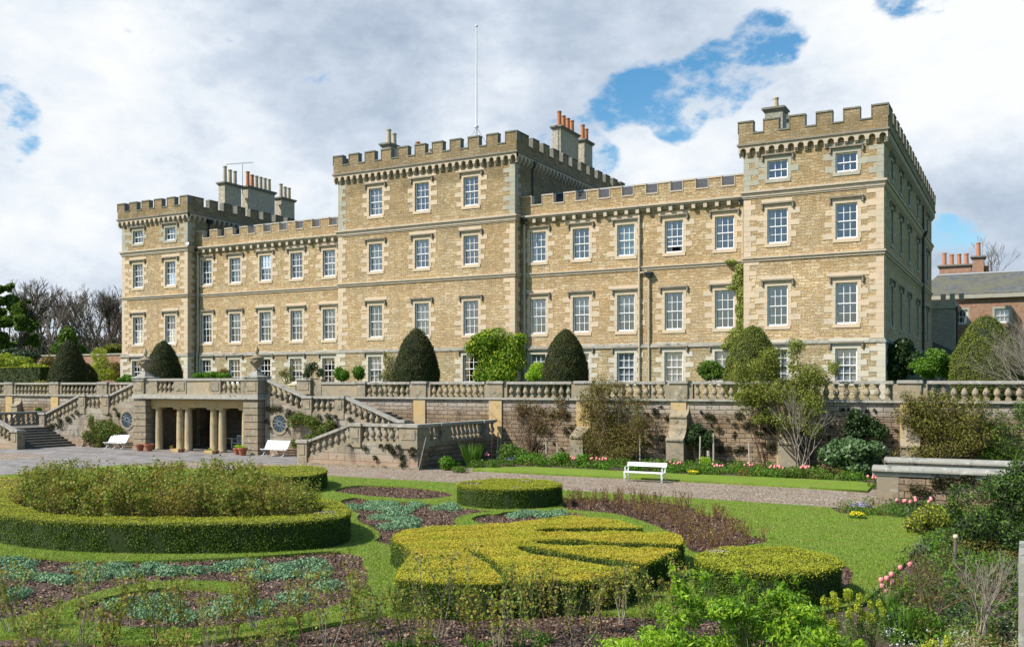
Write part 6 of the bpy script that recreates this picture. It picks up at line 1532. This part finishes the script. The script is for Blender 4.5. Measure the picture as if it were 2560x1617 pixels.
# grass blades: short upright blades, thick only where the lawn is close enough to show them
def grass(poly, n, h, mat, name, lab, z, holes=(), dmax=60, edge=()):
    xs = [p[0] for p in poly]; ys = [p[1] for p in poly]; X = rng.uniform(min(xs), max(xs), n * 3); Y = rng.uniform(min(ys), max(ys), n * 3)
    d = -X * SN + Y * CS; keep = (d > 12) & (d < dmax) & (rng.random(n * 3) < (20 / np.maximum(d, 12)) ** 1.3) & (np.abs((X * CS + Y * SN) / np.maximum(d, 1)) < .62); X, Y = X[keep], Y[keep]
    def inside(P):
        c = np.zeros(len(X), bool); k = len(P)
        for i in range(k):
            x0, y0 = P[i]; x1, y1 = P[i - 1]
            if y0 == y1: continue
            m_ = ((y0 > Y) != (y1 > Y)) & (X < (x1 - x0) * (Y - y0) / (y1 - y0) + x0); c ^= m_
        return c
    ok = inside(poly)
    for q in holes: ok &= ~inside(q)
    X, Y = X[ok], Y[ok]; n_ = len(X); a = rng.random(n_) * 6.28; hh = h * (.5 + rng.random(n_)); w_ = .008 + .006 * rng.random(n_)
    V = np.zeros((n_, 3, 3)); V[:, 0] = np.stack([X - w_ * np.cos(a), Y - w_ * np.sin(a), np.full(n_, z - .005)], 1); V[:, 1] = np.stack([X + w_ * np.cos(a), Y + w_ * np.sin(a), np.full(n_, z - .005)], 1)
    V[:, 2] = np.stack([X + rng.normal(size=n_) * hh * .6, Y + rng.normal(size=n_) * hh * .6, z + hh], 1)
    o = npmesh(name, V.reshape(-1, 3), np.arange(n_ * 3).reshape(n_, 3), mat, None, off=np.zeros(3)); return tag(o, lab, 'grass', kind='stuff')
leafmat('lawn_blade', [(.09, .16, .015), (.16, .27, .025), (.24, .35, .04), (.36, .43, .10)], .35, .6, (.30, .31, .08), .5, 1.1)
grass([tuple(p[:2]) for p in lawn_out], 330000, .035, 'lawn_blade', 'lawn_grass', 'short mown grass blades of the lawn', GZ + .07, [bedA, bedC, bedC2, bedD, bedE, bedF], 48)
# turf edges: ragged blades hanging over the cut edges
E_ = []
for poly in [lawn_out, bedA, bedC, bedC2, bedD, bedE, bedF, strip]:
    for i in range(len(poly)):
        a, b = poly[i - 1], poly[i]; L_ = math.hypot(a[0] - b[0], a[1] - b[1])
        for _ in range(int(L_ * 45)): f = random.random(); E_.append((lerp(a[0], b[0], f) + random.gauss(0, .02), lerp(a[1], b[1], f) + random.gauss(0, .02), GZ + random.uniform(.02, .09)))
E_ = np.array(E_); tag(leaves('turf_edge', E_, rng.normal(size=E_.shape), .055, 'lawn_blade', None, aspect=.3), 'ragged grass along the cut turf edges', 'grass', kind='stuff')

# ==================================================================== BORDER PLANTS AND FLOWERS
def cover(name, lab, pts, n, mat, size, cat='border plants', shell=.4, aspect=.5, droop=0):
    P, D = blob_points(pts, n, shell); P[:, 2] = np.maximum(P[:, 2], GZ + .02); return tag(leaves(name, P, D, size, mat, None, tilt=.8, aspect=aspect, droop=droop), lab, cat, kind='stuff')
def band(px0, px1, y0f, y1f, n, smin, smax, hmin, hmax):
    o = []
    for _ in range(n):
        f = random.random(); px = lerp(px0, px1, f); y = random.uniform(y0f(px), y1f(px)); c = at_z(px, y); s = random.uniform(smin, smax); h = random.uniform(hmin, hmax); o.append((c[0], c[1], GZ + h * .5, s, s, h * .6))
    return o
ylo = lambda px: 1168 + (px - 1330) * .047; yhi = lambda px: 1155 + (px - 1330) * .047
cover('border_plants', 'mixed low green perennials along the foot of the terrace wall', band(1290, 2160, lambda x: yhi(x) - 6, ylo, 150, .25, .5, .25, .6), 13000, 'mid_leaf', .11)
cover('border_plants', 'brighter green young perennials among the border along the wall', band(1270, 2170, yhi, lambda x: ylo(x) + 1, 70, .2, .45, .25, .5), 8000, 'vivid_leaf', .10)
cover('border_plants', 'darker bronze perennials scattered in the border along the wall', band(1300, 2150, lambda x: yhi(x) - 4, ylo, 45, .2, .4, .2, .5), 3500, 'bronze_leaf', .10)
cover('border_plants', 'dark leafed perennials at the shaded staircase end', band(1110, 1290, lambda x: 1156, lambda x: 1172, 26, .2, .4, .2, .5), 3200, 'mid_leaf', .10)
def clump(name, lab, cat, px, py, z, mat, r, h, n, size, group=None, **k):
    x, y = at_z(px, py); t = thing(name, lab, cat, (x, y, GZ), group=group); P, D = blob_points([(x, y, GZ + h * .5, r, r, h * .5)] + [(x + random.gauss(0, r * .4), y + random.gauss(0, r * .4), GZ + h * .4, r * .6, r * .6, h * .4) for _ in range(3)], n, .35)
    leaves('leaves', P, D, size, mat, t, **k); return t
clump('bush', 'bright green rounded perennial beside the staircase end wall', 'bush', 1117, 1174, 0, 'vivid_leaf', .45, .75, 1300, .12)
clump('bush', 'low grey green mound at the tip of the grass strip', 'bush', 1150, 1180, 0, 'mid_leaf', .5, .35, 900, .07)
clump('bush', 'large green perennial at the wall foot right of the staircase', 'bush', 1275, 1158, 0, 'mid_leaf', .75, 1.2, 2400, .11)
clump('bush', 'leafy green perennial by the two pale stakes', 'bush', 1332, 1162, 0, 'vivid_leaf', .8, .7, 1900, .11)
clump('bush', 'leafy green perennial left of the low buttress', 'bush', 1400, 1164, 0, 'vivid_leaf', .6, .8, 1700, .11)
clump('bush', 'bright perennial between low buttress and brownish wall shrub', 'bush', 1458, 1168, 0, 'vivid_leaf', .45, .8, 1400, .11)
clump('bush', 'fresh green perennial under the trained evergreen', 'bush', 1765, 1172, 0, 'bright_leaf', .4, .7, 1200, .1)
def blades(px, py, lab, h, n, name='iris_clump', cat='clump', z=GZ, r=.15, group=None, mat='grass_blade', w_=.02):
    x, y = at_z(px, py); t = thing(name, lab, cat, (x, y, GZ), group=group); V = []; 
    for i in range(n):
        a = random.random() * 6.28; q = random.random() * r; bx, by = x + q * math.cos(a), y + q * math.sin(a); hh = h * random.uniform(.6, 1.1); ln = random.uniform(.1, .45) * hh; c_, s_ = math.cos(a), math.sin(a)
        V += [(bx - w_ * s_, by + w_ * c_, GZ), (bx + w_ * s_, by - w_ * c_, GZ), (bx + c_ * ln * .5 + w_ * s_ * .8, by + s_ * ln * .5 - w_ * c_ * .8, GZ + hh * .65), (bx + c_ * ln, by + s_ * ln, GZ + hh)]
    npmesh('leaves', np.array(V), np.arange(n * 4).reshape(n, 4), mat, t); return t
blades(1180, 1168, 'tall grassy clump against the shaded staircase end wall', 1.35, 130, r=.35)
def tulips(px, py, k, lab, h=.48, spread=.32, mat='tulip_pink', fs=.075, leafmat_='grass_blade'):
    t = blades(px, py, lab, .36, 26, name='tulip_clump', cat='tulips', r=spread, group='pink tulip clumps', w_=.025); x, y = at_z(px, py)
    for i in range(k):
        a = random.random() * 6.28; q = spread * random.random() ** .5; X, Y = x + q * math.cos(a) * 1.2, y + q * math.sin(a) * .7; H = h * random.uniform(.85, 1.15)
        MB().tube([(X, Y, GZ), (X + .01, Y, GZ + H)], .008, 4).build('stalk', 'green_stem', t)
        MB().lathe([(.015, 0), (fs * .75, fs * .4), (fs * .8, fs * .9), (fs * .55, fs * 1.5), (fs * .3, fs * 1.7)], 7, (X, Y, GZ + H)).build('flower', mat, t, smooth=True)
TC = [(1211, 1158, 4, 'pink tulips against the shaded staircase end wall'), (1441, 1169, 6, 'pink tulips in front of the low buttress'), (1490, 1172, 4, 'pale pink tulips left of the white scroll bench'), (1508, 1172, 6, 'pink tulips close left of the white scroll bench'),
      (1690, 1182, 6, 'pink tulips close right of the white scroll bench'), (1797, 1190, 6, 'row of pink tulips right of the yellow flowers'), (1869, 1188, 6, 'pink tulips at the foot of the forked stake'), (1943, 1194, 8, 'pink tulips at the foot of the right buttress'),
      (2008, 1180, 5, 'tall pink tulips behind the bare many stemmed shrub'), (2018, 1196, 9, 'pink tulips under the bare many stemmed shrub'), (2074, 1192, 9, 'broad row of pink tulips left of the viburnum'), (2196, 1208, 7, 'pink tulips at the corner of the nearer low wall'), (2187, 1222, 5, 'small group of pink tulips by the end of the grass strip'),
      (2252, 1292, 5, 'pink tulips before the end pier of the low wall'), (2302, 1288, 5, 'pink tulips right of the low wall end pier')]
for x, y, k, l in TC: tulips(x, y, k, l)
for (x, y, l) in ((1733, 1190, 'left patch of yellow flowers behind the grass strip'), (1750, 1182, 'right patch of yellow flowers behind the grass strip'), (2143, 1300, 'pale yellow primroses at the lawn corner')):
    q = at_z(x, y); t = thing('yellow_flowers', l, 'flowers', (q[0], q[1], GZ)); P, D = blob_points([(q[0], q[1], GZ + .12, .3, .2, .15)], 500, .4); leaves('leaves', P, D, .06, 'mid_leaf', t)
    P, D = blob_points([(q[0], q[1], GZ + .22, .28, .18, .08)], 260, .5); leaves('flowers', P, D, .055, 'yellow_flower', t)
for (x, y, l, mt) in ((1278, 1160, 'lavender blue flowers at the wall foot right of the staircase', 'blue_flower'), (1136, 1160, 'few blue flowers by the bright perennial at the staircase end', 'blue_flower'), (2155, 1284, 'mauve flowers at the lawn corner by the path end', 'blue_flower'), (2270, 1280, 'purple leaved plants before the low wall', 'purple_leaf')):
    q = at_z(x, y); t = thing('blue_flowers' if 'flower' in mt else 'purple_plants', l, 'flowers', (q[0], q[1], GZ)); P, D = blob_points([(q[0], q[1], GZ + .3, .4, .3, .12)], 160 if 'flower' in mt else 900, .3); leaves('flowers' if 'flower' in mt else 'leaves', P, D, .055, mt, t)
    P, D = blob_points([(q[0], q[1], GZ + .14, .42, .3, .15)], 500, .3); leaves('foliage', P, D, .07, 'mid_leaf', t)

# right hand border: curved bed from the low wall to the foreground
def zone(poly, n, smin, smax, hmin, hmax):
    g = [at_z(*p) for p in poly]; o = []
    for x, y in scatter_in(g, .12, n, rr_, 9000): s = random.uniform(smin, smax); h = random.uniform(hmin, hmax); o.append((x, y, GZ + h * .45, s, s, h * .55))
    return o
Zr = [(2080, 1292), (2260, 1300), (2330, 1330), (2320, 1360), (2280, 1400), (2250, 1440), (2200, 1490), (2165, 1530), (2240, 1650), (2700, 1700), (2750, 1400), (2600, 1290), (2300, 1268), (2120, 1276)]
cover('right_border_plants', 'tangle of low green plants filling the border at the right', zone(Zr, 190, .2, .42, .2, .55), 26000, 'mid_leaf', .075)
cover('right_border_plants', 'brownish dying perennials in the border at the right', zone(Zr, 90, .15, .35, .25, .6), 9000, 'bronze_leaf', .07)
cover('right_border_plants', 'greyish foliage scattered in the border at the right', zone(Zr, 50, .15, .3, .2, .5), 4200, 'grey_leaf', .06, aspect=.2)
cover('right_border_plants', 'fresh bright green plants in the border at the right', zone(Zr, 70, .18, .36, .2, .5), 9000, 'vivid_leaf', .07)
cover('right_border_plants', 'dark leafy plants in the border at the right', zone(Zr, 70, .2, .4, .2, .6), 9000, 'dark_leaf', .08)
def D_(d, pts, dep=.5): return dblobs(d, pts, dep)
shrub('evergreen_shrub', 'large dark evergreen shrub filling the right edge before the low wall', 'shrub', breakup(D_(25.5, [(2480, 1330, 90, 90), (2540, 1260, 80, 90), (2440, 1270, 60, 60), (2560, 1380, 80, 80), (2400, 1360, 50, 50), (2520, 1210, 50, 40), (2450, 1400, 60, 50), (2590, 1200, 60, 60), (2390, 1290, 26, 40)], .5), 5, .55), 26000, 'dark_leaf', .10, base=(*at_d(2480, 1300, 25.5)[:2], GZ), stems=12, shell=.3, aspect=.35, leaf2='mid_leaf', twigs=160)
shrub('yellow_shrub', 'upright shrub with yellow green tips in the border before the low wall', 'shrub', D_(28.5, [(2330, 1290, 44, 26), (2290, 1300, 26, 16), (2360, 1310, 40, 36), (2320, 1340, 36, 40), (2270, 1315, 14, 10), (2385, 1280, 20, 24), (2345, 1370, 40, 34)], .4), 6500, 'olive_leaf', .075, base=(*at_d(2340, 1300, 28.5)[:2], GZ), stems=14, twigs=140, leaf2='lime_leaf', shell=.3)
q = at_d(2387, 1430, 23.5); t = thing('border_post', 'weathered post with a round pinkish knob in the right border', 'post', (q[0], q[1], GZ)); zt = at_d(2387, 1345, 23.5)[2]
MB().tube([(q[0], q[1], GZ), (q[0] + .02, q[1], zt)], .045, 8, .04).build('post', 'grey_bark', t); MB().lathe([(.02, 0), (.055, .02), (.065, .06), (.055, .10), (.02, .12)], 10, (q[0] + .02, q[1], zt - .02)).build('knob', 'dressed', t, smooth=True)
q = at_d(2450, 1560, 16.5); bare('bare_shrub', 'pale dead looking shrub with arching stems in the right foreground', 'shrub', (q[0], q[1], GZ + .0), 1.9, 3, .013, n=9, seed=31, spread=.5, shrink=.72, lean=(.05, .0))
q = at_d(2330, 1560, 17.5); bare('bare_shrub', 'low grey twiggy shrub left of the arching dead shrub', 'shrub', (q[0], q[1], GZ), 1.5, 4, .012, mat='brown_twig', n=6, seed=33, spread=.55)
tulips(2225, 1505, 0, 'tall tulip clump with large pink blooms at the lawn edge near the foreground') if False else None
def near_tulips():
    x, y = at_z(2222, 1545); t = blades(2222, 1552, 'large pink tulips with long leaves at the near edge of the lawn', .62, 90, name='tulip_clump', cat='tulips', r=.26, group='pink tulip clumps', w_=.016); 
    for px, py in ((2203, 1451), (2217, 1447), (2229, 1437), (2229, 1457), (2206, 1465), (2215, 1478), (2251, 1420), (2275, 1412)):
        d = 19.0 if px < 2240 else 20.2; c = at_d(px, py, d); MB().tube([(x + random.gauss(0, .1) if px < 2240 else c[0], y if px < 2240 else c[1], GZ), (c[0], c[1], c[2] - .02)], .007, 4).build('stalk', 'green_stem', t)
        MB().lathe([(.012, -.05), (.045, -.02), (.053, .02), (.045, .055), (.02, .07)], 8, c).build('flower', 'tulip_pink', t, smooth=True)
near_tulips()
blades(2255, 1600, 'broad clump of grass green leaves beside the large tulips', .6, 120, r=.3)
# euphorbias and bright green shrub in the foreground
def euph(px, py, d, lab, s=1):
    c = at_d(px, py, d); t = thing('euphorbia', lab, 'plant', (c[0], c[1], GZ), group='lime green euphorbias'); S = []; H = c[2]
    P = []; 
    for i in range(7):
        a = random.random() * 6.28; q = random.random() * .22 * s; X, Y, Z = c[0] + q * math.cos(a), c[1] + q * math.sin(a), H - random.uniform(0, .3) * s
        S.append((c[0], c[1], GZ, (c[0] + X) / 2, (c[1] + Y) / 2, (GZ + Z) / 2, .008, .007)); S.append(((c[0] + X) / 2, (c[1] + Y) / 2, (GZ + Z) / 2, X, Y, Z, .007, .005)); P.append((X, Y, Z - .02, .055 * s, .055 * s, .09 * s))
    segs_mesh('stems', S, 'green_stem', t); Q, D = blob_points(P, 1100, .3); leaves('flower_heads', Q, D, .026 * s, 'lime_leaf', t, aspect=.8)
    Q, D = blob_points([(p[0], p[1], (p[2] + GZ) * .55, .10, .10, p[2] * .33) for p in P], 900, .1); leaves('leaves', Q, D, .05 * s, 'mid_leaf', t, aspect=.25)
euph(2085, 1478, 15.5, 'euphorbia with lime heads right of the bright green shrub'); euph(2145, 1480, 15.0, 'tallest lime euphorbia between bright green shrub and tulips', 1.1); euph(2180, 1505, 15.8, 'lime euphorbia touching the large tulips')
euph(2060, 1520, 14.6, 'lower lime euphorbia at the foot of its taller neighbours'); euph(2330, 1600, 13.6, 'yellow euphorbia heads at the bottom edge, left one'); euph(2375, 1603, 13.8, 'yellow euphorbia heads at the bottom edge, right one')
shrub('bright_shrub', 'bright green young shrub in the right foreground before the drum hedge', 'shrub', breakup(D_(14.2, [(1690, 1450, 16, 30), (1720, 1500, 36, 30), (1800, 1520, 50, 34), (1880, 1530, 60, 34), (1960, 1500, 34, 40), (2010, 1540, 50, 34), (1850, 1440, 14, 26), (1760, 1440, 16, 24), (1900, 1570, 90, 40), (1800, 1590, 100, 44), (1700, 1560, 50, 30), (1640, 1590, 50, 30), (1990, 1570, 60, 36), (2040, 1600, 80, 36), (1700, 1620, 110, 34), (1900, 1625, 120, 36), (1700, 1480, 20, 26), (1760, 1500, 24, 34), (1850, 1500, 18, 34), (1880, 1460, 14, 20),
      (1955, 1470, 16, 34), (1925, 1510, 24, 30), (2005, 1510, 18, 26), (1730, 1440, 12, 16), (1820, 1540, 40, 26), (2100, 1610, 50, 30), (1560, 1615, 40, 20), (1990, 1450, 10, 14), (1655, 1530, 18, 22)], .4), 5, .55),
      13500, 'bright_leaf', .095, base=(*at_d(1850, 1640, 14.2)[:2], GZ), stems=34, twigs=160, bark='green_stem', leaf2='vivid_leaf', shell=.1, aspect=.32, r=.012)
shrub('low_shrub', 'lower bright green shoots at the bottom edge left of the bright shrub', 'shrub', D_(13.2, [(1560, 1625, 70, 30), (1480, 1640, 50, 20), (1640, 1600, 40, 26)], .3), 1800, 'bright_leaf', .07, base=(*at_d(1560, 1650, 13.2)[:2], GZ), stems=10, bark='green_stem', aspect=.35)
cover('foreground_weeds', 'small fresh green weeds between the near rose bushes', [(*at_d(random.uniform(-40, 1500), 1600, random.uniform(13.2, 17.2))[:2], GZ + .05, random.uniform(.08, .22), random.uniform(.08, .22), .12) for _ in range(90)], 7500, 'vivid_leaf', .05)
cover('white_flowers', 'scattered tiny white flowers in the right foreground', [(*at_d(random.uniform(2200, 2420), 1560, random.uniform(14.5, 16))[:2], GZ + .45, .1, .1, .06) for _ in range(22)], 300, 'white_flower', .03, cat='flowers')
cover('dry_tangle', 'dry brown twiggy ground cover in the bottom right corner', [(*at_d(random.uniform(2330, 2640), 1600, random.uniform(12.0, 14.5))[:2], GZ + .5, .28, .28, .5) for _ in range(34)], 11000, 'dry_leaf', .05, aspect=.2, shell=.2)
